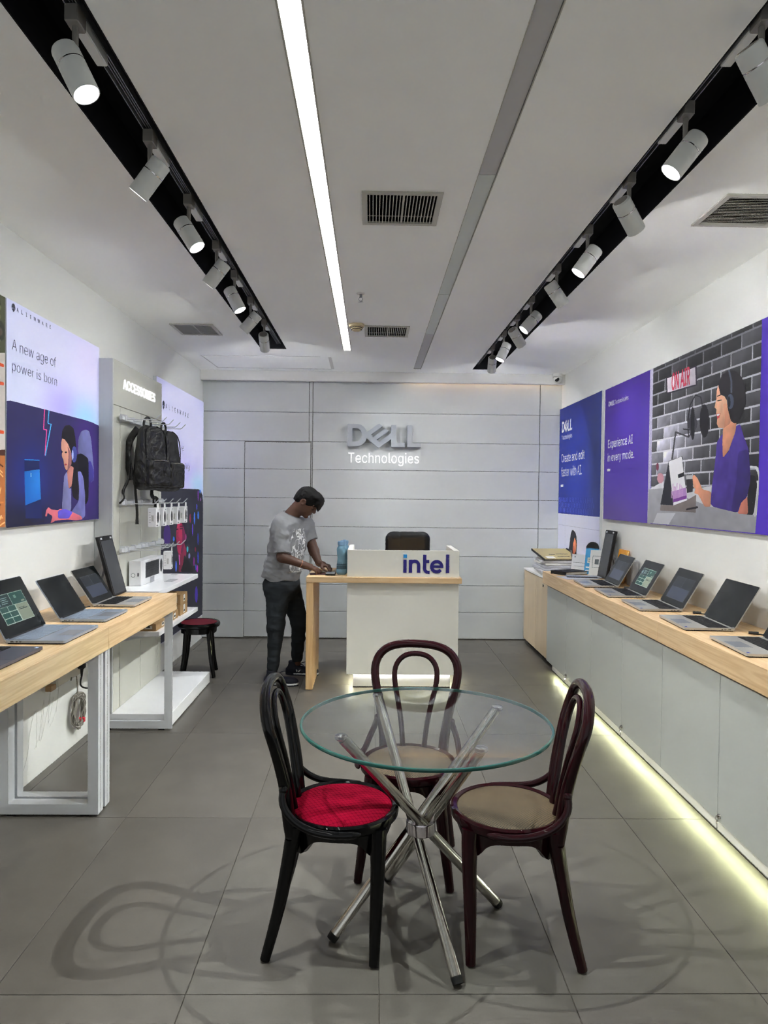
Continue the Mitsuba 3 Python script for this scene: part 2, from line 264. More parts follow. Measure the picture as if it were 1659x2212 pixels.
('stand',[(4.676,1.999),(4.498,1.954),(4.491,1.953),(4.485,1.955),(4.446,1.974),(4.444,1.977),(4.448,1.981),(4.456,1.983),(4.463,1.982),(4.498,1.965),(4.682,2.012),(4.692,2.013),(4.698,2.009),(4.745,1.831),(4.743,1.827),(4.734,1.825),(4.725,1.825),(4.721,1.828)],(60,58,66)),
('stand2',[(4.476,1.999),(4.469,1.999),(4.392,2.032),(4.391,2.034),(4.393,2.037),(4.399,2.039),(4.404,2.038),(4.479,2.006),(4.568,2.019),(4.574,2.019),(4.577,2.017),(4.575,2.014),(4.569,2.012)],(25,24,30)),
('boom',[(4.499,2.063),(4.471,2.159),(4.403,2.209),(4.34,2.189),(4.315,2.122),(4.312,2.119),(4.306,2.118),(4.301,2.119),(4.3,2.121),(4.326,2.19),(4.33,2.193),(4.404,2.217),(4.409,2.218),(4.414,2.217),(4.487,2.162),(4.515,2.065),(4.502,1.964),(4.499,1.961),(4.493,1.959),(4.488,1.96),(4.486,1.962)],(28,26,34)),
('mic',[(4.404,2.036),(4.405,1.99),(4.413,1.954),(4.425,1.935),(4.44,1.936),(4.455,1.958),(4.466,1.996),(4.471,2.042),(4.47,2.089),(4.463,2.125),(4.45,2.144),(4.435,2.142),(4.42,2.12),(4.41,2.082)],(26,25,32)),
('mics',[(4.371,2.032),(4.377,2.012),(4.394,1.996),(4.42,1.989),(4.45,1.992),(4.478,2.004),(4.498,2.023),(4.506,2.046),(4.5,2.067),(4.482,2.082),(4.455,2.089),(4.425,2.086),(4.398,2.073),(4.379,2.054)],(52,50,58)),
('mic2',[(4.41,2.036),(4.411,1.998),(4.417,1.967),(4.427,1.951),(4.44,1.952),(4.452,1.97),(4.461,2.002),(4.465,2.042),(4.465,2.081),(4.458,2.112),(4.448,2.128),(4.435,2.126),(4.424,2.107),(4.414,2.075)],(20,20,26)),
('pop',[(4.218,2.032),(4.22,1.998),(4.229,1.968),(4.244,1.947),(4.264,1.937),(4.286,1.938),(4.307,1.952),(4.325,1.977),(4.338,2.009),(4.343,2.045),(4.341,2.08),(4.331,2.11),(4.315,2.131),(4.295,2.141),(4.273,2.138),(4.253,2.123),(4.235,2.099),(4.223,2.067)],(24,22,28)),
('chair',[(3.692,1.725),(3.664,1.684),(3.664,1.619),(3.701,1.478),(3.699,1.473),(3.692,1.471),(3.683,1.472),(3.678,1.476),(3.641,1.617),(3.641,1.684),(3.673,1.732),(3.683,1.737),(3.746,1.743),(3.755,1.742),(3.759,1.738),(3.756,1.733),(3.748,1.73)],(190,190,196)),
('chairb',[(3.745,1.695),(3.696,1.686),(3.673,1.641),(3.701,1.479),(3.786,1.481)],(24,22,28)),
('tabb',[(4.789,1.818),(4.581,1.84),(4.57,1.826),(4.696,1.518),(4.91,1.518)],(38,38,48)),
('base',[(4.905,1.516),(4.685,1.518),(4.491,1.553),(4.368,1.589),(4.368,1.476),(4.915,1.478)],(122,112,112)),
('tab',[(4.789,1.815),(4.585,1.838),(4.493,1.553),(4.696,1.516)],(240,238,246)),
('tabp',[(4.72,1.609),(4.513,1.635),(4.496,1.576),(4.704,1.547)],(186,140,205)),
('tabq',[(4.704,1.556),(4.501,1.585),(4.496,1.564),(4.699,1.535)],(120,60,150)),
('tabk',[(4.637,1.721),(4.549,1.735),(4.539,1.709),(4.628,1.697)],(28,28,36)),
('pen',[(4.348,1.504),(4.34,1.507),(4.338,1.511),(4.344,1.515),(4.354,1.516),(4.495,1.5),(4.504,1.497),(4.506,1.492),(4.5,1.488),(4.489,1.488)],(30,26,34)),
('apple',[(4.861,1.703),(4.866,1.687),(4.881,1.675),(4.904,1.668),(4.93,1.668),(4.954,1.676),(4.971,1.69),(4.978,1.706),(4.973,1.723),(4.957,1.736),(4.934,1.742),(4.908,1.741),(4.884,1.733),(4.867,1.72)],(205,150,165)),
('doll',[(4.95,1.786),(4.956,1.765),(4.973,1.757),(4.991,1.766),(4.999,1.788),(4.993,1.809),(4.976,1.817),(4.958,1.808)],(110,50,70)),
('cup',[(4.516,1.7),(4.418,1.702),(4.417,1.607),(4.497,1.599)],(44,42,48)),
('cuplid',[(4.517,1.712),(4.422,1.713),(4.417,1.688),(4.512,1.687)],(196,194,200)),
('hand',[(4.426,1.702),(4.403,1.715),(4.354,1.691),(4.324,1.66),(4.284,1.62),(4.172,1.606),(4.175,1.517),(4.252,1.513),(4.339,1.589),(4.397,1.598),(4.379,1.625),(4.407,1.634)],(215,150,122)),
('arm2',[(3.861,1.494),(3.833,1.546),(3.769,1.581),(3.755,1.481),(3.86,1.483)],(182,112,96)),
('shirt',[(4.119,1.898),(4.046,1.946),(4.04,1.81),(3.976,1.831),(3.904,1.969),(3.859,1.976),(3.819,1.906),(3.765,1.833),(3.737,1.672),(3.769,1.577),(3.833,1.542),(3.861,1.486),(4.18,1.519),(4.168,1.631),(4.143,1.74),(4.125,1.823)],(62,46,122)),
('shirtd',[(3.875,1.825),(3.765,1.833),(3.737,1.672),(3.769,1.577),(3.833,1.542),(3.876,1.488),(3.938,1.494),(3.884,1.668)],(46,34,94)),
('neck',[(4.047,1.975),(3.968,2.007),(3.898,1.992),(3.908,1.937),(3.977,1.839),(4.043,1.798),(4.052,1.893)],(206,140,112)),
('face',[(4.114,2.235),(4.081,2.168),(4.031,2.161),(3.973,2.104),(3.946,2.029),(3.968,1.991),(4.039,1.971),(4.103,1.982),(4.124,2.007),(4.116,2.044),(4.134,2.065),(4.131,2.091),(4.156,2.104),(4.134,2.15),(4.133,2.2)],(222,160,132)),
('faceh',[(4.054,2.115),(3.973,2.104),(3.946,2.029),(3.968,1.991),(4.039,1.971),(4.025,2.03)],(198,132,106)),
('mouth',[(4.132,2.065),(4.08,2.062),(4.095,2.037),(4.119,2.033)],(190,60,70)),
('teeth',[(4.127,2.062),(4.086,2.06),(4.099,2.05),(4.119,2.05)],(245,240,240)),
('eye',[(4.075,2.135),(4.071,2.136),(4.071,2.138),(4.073,2.14),(4.078,2.141),(4.118,2.142),(4.122,2.142),(4.122,2.14),(4.12,2.137),(4.115,2.136)],(40,24,24)),
('brow',[(4.069,2.168),(4.066,2.169),(4.066,2.171),(4.069,2.172),(4.073,2.173),(4.123,2.169),(4.126,2.168),(4.126,2.166),(4.123,2.165),(4.119,2.164)],(40,26,24)),
('hair',[(4.114,2.23),(4.078,2.282),(4.005,2.297),(3.926,2.282),(3.856,2.237),(3.813,2.176),(3.802,2.082),(3.839,2.032),(3.875,1.989),(3.921,1.986),(3.96,2.006),(3.999,2.083),(4.005,2.124),(4.044,2.158),(4.084,2.168)],(26,23,28)),
('band',[(3.973,2.232),(3.971,2.168),(3.968,2.164),(3.961,2.161),(3.954,2.162),(3.951,2.165),(3.952,2.229),(3.982,2.293),(3.987,2.297),(3.995,2.299),(4.001,2.298),(4.002,2.294)],(66,72,86)),
('cupe',[(3.931,2.11),(3.934,2.092),(3.943,2.079),(3.958,2.072),(3.975,2.074),(3.991,2.084),(4.002,2.101),(4.007,2.121),(4.004,2.139),(3.994,2.153),(3.979,2.159),(3.962,2.157),(3.946,2.146),(3.935,2.13)],(52,58,74)),
('cupe2',[(3.967,2.113),(3.969,2.094),(3.977,2.084),(3.988,2.085),(3.998,2.098),(4.002,2.118),(3.999,2.136),(3.991,2.147),(3.98,2.145),(3.971,2.132)],(24,26,34)),
('right',[(3.662,2.483),(3.603,2.483),(3.556,1.376),(3.683,1.381),(3.658,1.588),(3.653,1.959)],(74,48,172)),
 ],
 'P3': [
('low',[(7.662,1.397),(6.229,1.393),(6.247,1.22)],(206,208,232)),
 ],
 'P3F': [
('hair',[(7.299,1.032),(7.254,1.042),(7.178,1.033),(7.153,1.101),(7.123,1.185),(7.088,1.228),(7.04,1.237),(6.96,1.218),(6.916,1.173),(6.898,1.094),(6.915,1.021),(6.901,0.974),(6.987,0.974),(7.263,0.95)],(28,26,34)),
('face',[(7.0,1.181),(6.957,1.162),(6.924,1.128),(6.911,1.093),(6.933,1.035),(6.98,0.983),(7.031,0.987),(7.04,1.043),(7.024,1.117)],(226,140,104)),
('facesh',[(7.04,1.043),(6.994,1.087),(6.97,1.016),(6.98,0.983),(7.031,0.987)],(178,92,66)),
('hairf',[(7.024,1.109),(7.008,1.183),(6.958,1.19),(6.906,1.149),(6.908,1.093),(6.927,1.124),(6.979,1.167)],(28,26,34)),
('shirt',[(6.959,0.969),(6.863,0.973),(6.844,0.931),(6.871,0.869),(6.933,0.862),(6.97,0.919)],(58,92,222)),
 ],
}
TXT = {
 'P1': [('ALIENWARE', (3.592, 2.463), (3.967, 2.462), (3.592, 2.483)), ('A new age of', (3.544, 2.264), (4.029, 2.268), (3.544, 2.319)), ('power is born', (3.544, 2.161), (4.043, 2.166), (3.544, 2.211))],
 'P1logo': [(3.543, 2.476), (3.572, 2.484), (3.557, 2.493), (3.557, 2.452)],
 'P2': [('ALIENWARE', (6.157, 2.295), (6.912, 2.298), (6.156, 2.335)), ('e', (6.681, 1.966), (6.747, 1.962), (6.68, 2.023)), ('oming', (6.62, 1.795), (6.962, 1.808), (6.619, 1.851))],
 'P2logo': [(6.058, 2.315), (6.118, 2.318), (6.089, 2.355), (6.09, 2.277)],
 'P3': [('Technologies', (7.51, 2.174), (7.132, 2.167), (7.513, 2.221)), ('Create and edit', (7.514, 1.936), (6.701, 1.93), (7.52, 2.022)), ('faster with AI.', (7.512, 1.787), (6.779, 1.786), (7.518, 1.881))],
 'P3logo': [(7.515, 2.252), (7.522, 2.373), (7.137, 2.252)],
 'P3dash': [(7.529, 1.699), (7.427, 1.698), (7.426, 1.674), (7.527, 1.674)],
 'P3bars': [(7.648, 1.568), (6.343, 1.559), (6.334, 1.398), (7.662, 1.4)],
 'P4': [('Technologies', (5.884, 2.345), (5.569, 2.329), (5.886, 2.381)), ('Experience AI', (6.031, 1.989), (5.462, 1.983), (6.035, 2.059)), ('in every mode.', (6.037, 1.875), (5.428, 1.874), (6.041, 1.941)), ('ON AIR', (4.762, 2.297), (4.489, 2.293), (4.768, 2.407))],
 'P4logo': [(6.035, 2.345), (6.037, 2.387), (5.884, 2.341)],
 'P4dash': [(6.042, 1.812), (5.968, 1.809), (5.967, 1.791), (6.041, 1.792)],
 'SIGN': [('ACCESSORIES', (4.841, 2.265), (5.553, 2.275), (4.84, 2.331))],
}
# ------------------------------------------------------------------ materials
def floor_tex(p, n, uv):
    ix, iy = dr.floor((p.x - 0.04) / 0.602), dr.floor((p.y - 2.17) / 1.205)
    tone = 0.94 + 0.12 * cell_rand(ix, iy, 3)
    g = 0.90 + 0.20 * fbm(p.x * 7, p.y * 7, 1.0, 3) * tone + 0.10 * (noise(p.x * 420, p.y * 420, 0.5) - 0.5)
    smudge = 1.0 - 0.10 * smoothstep(0.60, 0.8, fbm(p.x * 2.3 + 5, p.y * 1.7, 3.0, 3))
    return mi.Color3f(0.068, 0.062, 0.053) * g * tone * smudge
def floor_rough(p, n, uv): return 0.36 + 0.14 * fbm(p.x * 3, p.y * 3, 7.0, 3)
def wood_mix(a, b, s, l, t):
    g = fbm(s, l, t, 4); ring = 0.5 + 0.5 * dr.sin(26 * g + 3 * l); fine = noise(s * 9 + 3, l * 0.8, t * 9)
    dark = smoothstep(0.62, 0.75, fbm(s * 1.3 + 9, l * 0.35, t, 3)) * 0.35
    return mix(a, b, dr.clip(0.40 * ring + 0.42 * fine + dark, 0, 1))
OAK_A, OAK_B = lin((226, 196, 154)), lin((200, 163, 116))
def wood_y(p, n, uv): return wood_mix(OAK_A, OAK_B, p.x * 17 + 0.2 * p.z, p.y * 1.5, p.z * 20)
def wood_x(p, n, uv): return wood_mix(OAK_A, OAK_B, p.y * 17, p.x * 1.5, p.z * 20)
def wood_z(p, n, uv): return wood_mix(lin((222, 186, 138)), lin((190, 147, 94)), p.x * 17 + 2, p.z * 1.4, p.y * 17)
def ceil_tex(p, n, uv): return mi.Color3f(0.915, 0.925, 0.905) * (0.96 + 0.06 * fbm(p.x * 1.6, p.y * 1.3, 2.0, 3))
def wall_tex(p, n, uv): return mi.Color3f(0.77, 0.775, 0.755) * (0.97 + 0.05 * fbm(p.y * 2.0, p.z * 2.0, p.x, 3))
mat('floor_tile_mat', proc(floor_tex), proc(floor_rough), 0.45)
mat('grout', (62, 58, 52), 0.9)
mat('ceiling_paint', proc(ceil_tex), 0.85, 0.2)
mat('wall_paint', proc(wall_tex), 0.7, 0.25)
mat('beam_paint', (214, 213, 210), 0.6, 0.3)
mat('panel_grey', (188, 191, 192), 0.42, 0.5)
mat('oak_y', proc(wood_y), 0.42, 0.45); mat('oak_x', proc(wood_x), 0.42, 0.45); mat('oak_z', proc(wood_z), 0.45, 0.45)
mat('beige_lam', proc(lambda p, n, uv: mi.Color3f(0.60, 0.47, 0.315) * (0.93 + 0.14 * fbm(p.y * 9, p.z * 2, 1.0, 3))), 0.5)
mat('door_grey', (180, 183, 178), 0.38, 0.5)
mat('white_lam', (226, 226, 222), 0.35, 0.5)
mat('white_desk', (234, 232, 222), 0.3, 0.5)
mat('white_metal', (196, 199, 203), 0.4, 0.5)
mat('white_gloss', (232, 233, 236), 0.25, 0.5)
mat('unit_panel', (196, 196, 187), 0.5, 0.4)
mat('black_void', (9, 10, 13), 0.85, 0.1)
mat('black_matte', (14, 14, 16), 0.6, 0.3)
def lacquer(key, c, k): scene[key] = {'type': 'twosided', 'bsdf': {'type': 'plastic', 'diffuse_reflectance': rgb(c), 'int_ior': 1.5, 'specular_reflectance': {'type': 'rgb', 'value': [k] * 3}}}
lacquer('black_gloss', (4, 4, 5), .5)
lacquer('maroon_gloss', (26, 4, 8), .55)
mat('lamp_body', (206, 209, 207), 0.45, 0.4)
mat('lamp_dark', (112, 110, 106), 0.5, 0.4)
mat('rail_grey', (120, 122, 126), 0.4, 0.5, metallic=0.4)
mat('grey_strip', (150, 151, 155), 0.6, 0.3); mat('strip_cover', (182, 182, 184), 0.6, 0.3); mat('strip_cover_pale', (200, 206, 204), 0.5, 0.4)
mat('vent_grey', (168, 166, 158), 0.4, 0.5)
mat('cream_plastic', (206, 188, 150), 0.45, 0.4)
scene['chrome'] = {'type': 'twosided', 'bsdf': {'type': 'roughconductor', 'material': 'Cr', 'alpha': 0.04}}
scene['steel'] = {'type': 'twosided', 'bsdf': {'type': 'roughconductor', 'material': 'none', 'specular_reflectance': {'type': 'rgb', 'value': [0.55, 0.53, 0.49]}, 'alpha': 0.05}}
mat('rubber', (16, 16, 16), 0.8, 0.2)
scene['pane_glass'] = {'type': 'thindielectric', 'specular_transmittance': {'type': 'rgb', 'value': [0.90, 0.95, 0.93]}}
mat('glass_edge', (18, 62, 56), 0.06, 0.5)
def velvet(p, n, uv):
    u, v = (p.x + p.y * 0.5) * 210, (p.y - p.x * 0.35) * 170
    w = smoothstep(0.04, 0.30, dr.abs(dr.sin(u)) * dr.abs(dr.sin(v))); h = fbm(p.x * 13, p.y * 19, 1.0, 3); h2 = fbm(p.x * 3 + 4, p.y * 9, 2.0, 2)
    return mi.Color3f(0.10, 0.001, 0.008) * (0.50 + 0.35 * w + 0.9 * (h - 0.5) + 0.7 * (h2 - 0.5))
def weave(p, n, uv):
    u, v = (p.x + p.y) * 310, (p.x - p.y) * 310
    a = dr.abs(dr.sin(u) * dr.sin(v)); w = smoothstep(0.15, 0.55, a); h = fbm(p.x * 9, p.y * 14, 3.0, 3)
    return mix((0.125, 0.082, 0.042), (0.014, 0.010, 0.006), w) * (0.45 + 0.75 * h)
mat('velvet_red', proc(velvet), 0.95, 0.02, sheen=0.08, sheen_tint=1.0)
mat('weave_brown', proc(weave), 0.7, 0.3)
mat('stool_red', (78, 12, 24), 0.8, 0.2, sheen=0.3)
mat('paint', VC, 0.45, 0.4)          # small painted things, colour per mesh
mat('print', VC, 0.6, 0.25)          # printed matter
mat('screen_print', VC, 0.1, 0.16)
mat('screen_glass', (10, 13, 14), 0.06, 0.16)
mat('alu_silver', (176, 175, 172), 0.32, 0.5, metallic=0.55)
mat('alu_blue', (146, 158, 174), 0.32, 0.5, metallic=0.5)
mat('alu_slate', (70, 71, 84), 0.35, 0.5, metallic=0.5)
mat('key_black', (20, 21, 23), 0.5, 0.25)
mat('key_blue', (128, 142, 160), 0.45, 0.4)
mat('bag_fabric', (6, 6, 7), 0.36, 0.5, bump=(proc(lambda p, n, uv: fbm(p.x * 26 + p.z * 9, p.y * 26, p.z * 20, 3)), 0.024))
mat('letter_grey', (158, 163, 172), 0.4, 0.5)
mat('letter_white', (250, 250, 250), 0.5, 0.4)
mat('ink_dark', (52, 54, 66), 0.6, 0.2)
mat('ink_white', (248, 248, 252), 0.5, 0.2)
mat('intel_blue', (32, 24, 110), 0.25, 0.5); mat('intel_sky', (40, 140, 210), 0.25, 0.5)
mat('leather', (10, 11, 14), 0.3, 0.35, bump=(proc(lambda p, n, uv: fbm(p.x * 60, p.y * 60, p.z * 60, 2)), 0.003))
def skin_tex(p, n, uv): return mi.Color3f(0.066, 0.029, 0.018) * (0.88 + 0.24 * fbm(p.x * 30, p.y * 30, p.z * 30, 3))
mat('skin', proc(skin_tex), 0.5, 0.4)
mat('hair', (9, 8, 8), 0.65, 0.15, bump=(proc(lambda p, n, uv: noise(p.x * 200, p.y * 200, p.z * 60)), 0.004))
def shirt_fold(p, n, uv): return fbm(p.x * 11 + p.z * 7, p.y * 9, p.z * 21 - p.x * 12, 3)
mat('shirt_grey', (142, 144, 148), 0.75, 0.2, bump=(proc(shirt_fold), 0.028))
def denim_tex(p, n, uv): return mi.Color3f(0.013, 0.016, 0.019) * (0.6 + 0.9 * fbm(p.x * 8, p.y * 8, p.z * 5, 3))
mat('denim', proc(denim_tex), 0.8, 0.2, bump=(proc(lambda p, n, uv: fbm(p.x * 9, p.y * 9, p.z * 26, 3)), 0.016))
mat('shoe_navy', (14, 17, 30), 0.7, 0.3)
mat('bottle_blue', (118, 160, 182), 0.12, 0.5, spec_trans=0.45, eta=1.2, two=False)
scene['bottle_blue'] = {'type': 'twosided', 'bsdf': {'type': 'principled', 'base_color': rgb((104, 146, 168)), 'roughness': 0.15, 'specular': 0.6, 'clearcoat': 0.6}}
mat('cord_black', (13, 13, 14), 0.5, 0.4); mat('cord_grey', (128, 124, 116), 0.6, 0.3)
def emit(k, weight=1.0): return {'type': 'area', 'radiance': {'type': 'rgb', 'value': [float(x) for x in k]}, 'sampling_weight': float(weight)}
def colored(mesh, c): return np.tile(lin(c), (len(mesh.vertices), 1))
def paint(parent, name, mesh, c, m='paint', label=None, kind=None, flat=True):
    """A single-colour small part."""
    if flat: mesh = TM(mesh.triangles.reshape(-1, 3), np.arange(len(mesh.faces) * 3).reshape(-1, 3))
    return obj(parent, name, mesh, m, False if flat else True, label, kind, color=colored(mesh, c))
# ------------------------------------------------------------------ the room: x right, y into the shop, z up
WL, WR, YB, ZC, YF = -1.82, 2.05, 7.64, 2.87, -1.2
fl = struct('floor', bx(WL - .1, WR + .1, YF, YB + .1, -.06, -.004), 'grout', 'floor of large grey tiles')
tile_y = [2.17 + 1.205 * k for k in range(-3, 6)]; tile_x = [0.04 + 0.602 * k for k in range(-4, 5)]
for a, b in zip(tile_x[:-1], tile_x[1:]):
    for c, d in zip(tile_y[:-1], tile_y[1:]):
        x0, x1, y0, y1 = max(a, WL) + .0014, min(b, WR) - .0014, max(c, YF) + .0014, min(d, YB) - .0014
        if x1 - x0 > .02 and y1 - y0 > .02: obj(fl, 'tile', bx(x0, x1, y0, y1, -.01, 0, .0012), 'floor_tile_mat')
struct('wall_left', bx(WL - .1, WL, YF, YB + .1, 0, ZC), 'wall_paint')
struct('wall_right', bx(WR, WR + .1, YF, YB + .1, 0, ZC), 'wall_paint')
wb = struct('wall_back', bx(WL, WR, YB, YB + .08, 0, ZC), 'lamp_dark', 'back wall clad in pale grey panels')
rows = [0.012, .301, .593, .909, 1.22, 1.526, 1.835, 2.134, 2.448, 2.80]
DX0, DX1, DZ = -1.369, -.658, 2.137
door = tag('door_1', 'flush grey panel door in the back wall', None, None, 'structure'); taken.add('door_1')
for z0, z1 in zip(rows[:-1], rows[1:]):
    cols = [(WL, -.680), (-.676, -.642), (-.637, 1.812), (1.817, WR)]
    if z1 < DZ + .02: cols[0:2] = [(WL, DX0 - .002), (-.652, -.642)]
    for x0, x1 in cols: obj(wb, 'panel', bx(x0 + .001, x1 - .001, 7.618, YB, z0 + .0016, z1 - .0016, .0012), 'panel_grey')
    if z1 < DZ + .02: obj(door, 'panel', bx(DX0 + .004, DX1 - .004, 7.622, YB - .001, max(z0, .02) + .0016, z1 - (.012 if z1 > 2.1 else .0016), .0015), 'panel_grey')
beam = struct('trim_1', bx(WL, WR, 7.50, 7.555, 2.765, ZC, .003), 'beam_paint', 'white beam over the back wall')
# ceiling with its slots
holes = [sbox(-1.008, 1.395, -.778, 6.385), sbox(1.025, 1.845, 1.263, 7.265), sbox(-.268, 0.2, -.196, 6.41), sbox(.42, 0.2, .498, 7.285)]
V1 = [(-.056, 3.06, .298, 3.424), (-.066, 5.46, .284, 5.82), (-1.573, 5.49, -1.239, 5.857), (1.512, 3.02, 1.88, 3.37)]
holes += [sbox(a + .02, b + .02, c - .02, d - .02) for a, b, c, d in V1]
slab = sbox(WL - .1, YF, WR + .1, YB + .1).difference(unary_union(holes))
ce = struct('ceiling', xf(ext(slab, .03), [0, 0, ZC]), 'ceiling_paint', 'flat off-white ceiling')
obj(ce, 'ceiling_deck', bx(WL - .1, WR + .1, YF, YB + .1, 3.12, 3.15), 'black_void')
hatch = [(-1.62, 6.71), (-.50, 6.705), (-.50, 6.715), (-1.62, 6.722)]
for q in (hatch, [(-1.63, 6.70), (-1.618, 6.70), (-1.598, 7.36), (-1.61, 7.36)], [(-.425, 6.74), (-.395, 6.74), (-.40, 7.35), (-.43, 7.35)], [(-1.60, 7.345), (-.43, 7.36), (-.43, 7.368), (-1.60, 7.355)]):
    obj(ce, 'hatch_seam', xf(ext(Polygon(q), .004), [0, 0, ZC - .0035]), 'beam_paint')
def trough(name, x0, y0, x1, y1, depth, m, label):
    z1 = ZC + depth
    p = [bx(x0 - .01, x1 + .01, y0 - .01, y1 + .01, z1, z1 + .01), bx(x0 - .0045, x0, y0, y1, ZC - .0004, z1), bx(x1, x1 + .0045, y0, y1, ZC - .0004, z1),
         bx(x0, x1, y0 - .0045, y0, ZC - .0004, z1), bx(x0, x1, y1, y1 + .0045, ZC - .0004, z1)]
    return struct(name, cat_(p), m, label)
trough('trim_2', -1.003, 1.40, -.783, 6.38, .16, 'black_void', 'black recessed ceiling slot on the left')
trough('trim_3', 1.03, 1.85, 1.258, 7.26, .16, 'black_void', 'black recessed ceiling slot on the right')
tr = tag('trim_4', 'dull grey strip of unlit cover pieces in the ceiling', None, None, 'structure'); taken.add('trim_4')
for a, b in zip([0.2, 2.9, 4.35, 4.62, 5.75, 6.55], [2.9, 4.35, 4.62, 5.75, 6.55, 7.285]):
    obj(tr, 'cover_strip', bx(.424, .494, a + .002, b - .002, ZC + .004 + .002 * (a == 4.35), ZC + .012, .001), 'strip_cover_pale' if 2.8 < a < 5.0 else 'strip_cover')
for x in (.421, .497): obj(tr, 'edge_profile', bx(x - .0015, x + .0015, .2, 7.285, ZC - .002, ZC + .015), 'vent_grey')
obj(tr, 'end_cap', bx(.42, .498, 7.283, 7.29, ZC - .001, ZC + .012), 'vent_grey')

# LED line in the ceiling
k = thing('linear_ceiling_light', 'long glowing white linear light let into the ceiling', 'ceiling light')
obj(k, 'diffuser', bx(-.262, -.202, .2, 6.40, ZC - .001, ZC + .012), 'white_lam', emitter=emit([LED_STRIP * .97, LED_STRIP, LED_STRIP * .96], 4.0))
for x in (-.2665, -.1975): obj(k, 'edge_profile', bx(x - .003, x + .003, .2, 6.408, ZC - .003, ZC + .02), 'vent_grey')
obj(k, 'end_cap', bx(-.27, -.194, 6.402, 6.41, ZC - .003, ZC + .02), 'vent_grey')

# air vents
vl = ['large square-edged air vent with white slats in the middle of the ceiling, nearest one', 'slatted air vent beside the smoke detector', 'slatted air vent in the ceiling over the left wall', 'fine-slatted air vent cut by the right edge of the photo']
for i, (x0, y0, x1, y1) in enumerate(V1):
    v = thing('air_vent', vl[i], 'vent', 'ceiling air vents'); w = .024
    fr = sbox(x0, y0, x1, y1).difference(sbox(x0 + w, y0 + w, x1 - w, y1 - w))
    obj(v, 'frame', xf(ext(fr, .010), [0, 0, ZC - .008]), 'vent_grey')
    obj(v, 'duct', bx(x0 + .02, x1 - .02, y0 + .02, y1 - .02, ZC + .09, ZC + .1), 'black_void')
    for q in ((x0 + .02, x0 + .023, y0 + .02, y1 - .02), (x1 - .023, x1 - .02, y0 + .02, y1 - .02), (x0 + .02, x1 - .02, y0 + .02, y0 + .023), (x0 + .02, x1 - .02, y1 - .023, y1 - .02)):
        obj(v, 'duct_side', bx(*q, ZC + .002, ZC + .09), 'black_void')
    if i < 3:
        n = 20
        for j in range(n):
            x = x0 + w + (j + .7) * (x1 - x0 - 2 * w) / (n + .4); wid = .0042 if j != n // 2 else .009
            obj(v, 'slat', bx(x - wid / 2, x + wid / 2, y0 + w, y1 - w, ZC - .004, ZC + .014), 'vent_grey')
        for yy in (y0 + .05, y1 - .06): obj(v, 'tie_rod', bx(x0 + w, x1 - w, yy, yy + .004, ZC + .012, ZC + .016), 'vent_grey')
    else:
        for j in range(18):
            y = y0 + w + (j + .5) * (y1 - y0 - 2 * w) / 18
            obj(v, 'slat', xf(bx(x0 + w, x1 - w, -.0065, .0065, -.001, .001), rot([1, 0, 0], 28), [0, y, ZC]), 'vent_grey')
# smoke detector, sprinkler, camera
k = thing('smoke_detector', 'cream domed smoke detector on the ceiling by the small vent', 'smoke detector')
obj(k, 'base', xf(lathe([(0, 0), (.058, 0), (.060, -.012), (.056, -.022), (0, -.022)]), [-.128, 5.43, ZC]), 'cream_plastic', 40)
obj(k, 'cap', xf(lathe([(0, -.022), (.046, -.022), (.044, -.036), (.030, -.050), (.016, -.054), (0, -.054)]), [-.128, 5.43, ZC]), 'cream_plastic', 40)
for z, r in ((-.028, .0475), (-.040, .0415)): obj(k, 'slot', xf(lathe([(r - .004, z), (r, z), (r, z - .004), (r - .004, z - .004), (r - .004, z)]), [-.128, 5.43, ZC]), 'black_matte', 40)
k = thing('sprinkler_head', 'small dark sprinkler head hanging from the ceiling', 'sprinkler'); c = np.array([-.083, 4.6, ZC])
obj(k, 'escutcheon', xf(lathe([(0, 0), (.028, 0), (.024, -.006), (0, -.007)]), c), 'beam_paint', 40)
obj(k, 'body', xf(lathe([(0, -.004), (.009, -.004), (.009, -.024), (.005, -.028), (0, -.028)]), c), 'rail_grey', 40)
for s in (-1, 1): obj(k, 'frame_arm', tube(smoothline([c + [s * .006, 0, -.026], c + [s * .013, 0, -.038], c + [s * .003, 0, -.053]], 8), .0022, 6), 'rail_grey', True)
obj(k, 'deflector', xf(lathe([(0, -.052), (.016, -.054), (.016, -.056), (0, -.056)]), c), 'rail_grey', 40)
k = thing('security_camera', 'white dome security camera in the right corner over the back wall', 'camera'); c = np.array([1.955, 7.45, ZC])
obj(k, 'mount', xf(lathe([(0, 0), (.05, 0), (.05, -.028), (.044, -.034), (0, -.034)]), c), 'beam_paint', 40)
obj(k, 'ball', xf(trimesh.creation.icosphere(3, .042), c + [0, 0, -.058]), 'beam_paint', True)
obj(k, 'lens', xf(lathe([(0, .0), (.024, 0), (.022, .008), (0, .012)]), rot([0, 1, 0], -40), rot([1, 0, 0], 62), c + [-.012, -.033, -.068]), 'black_gloss', 40)

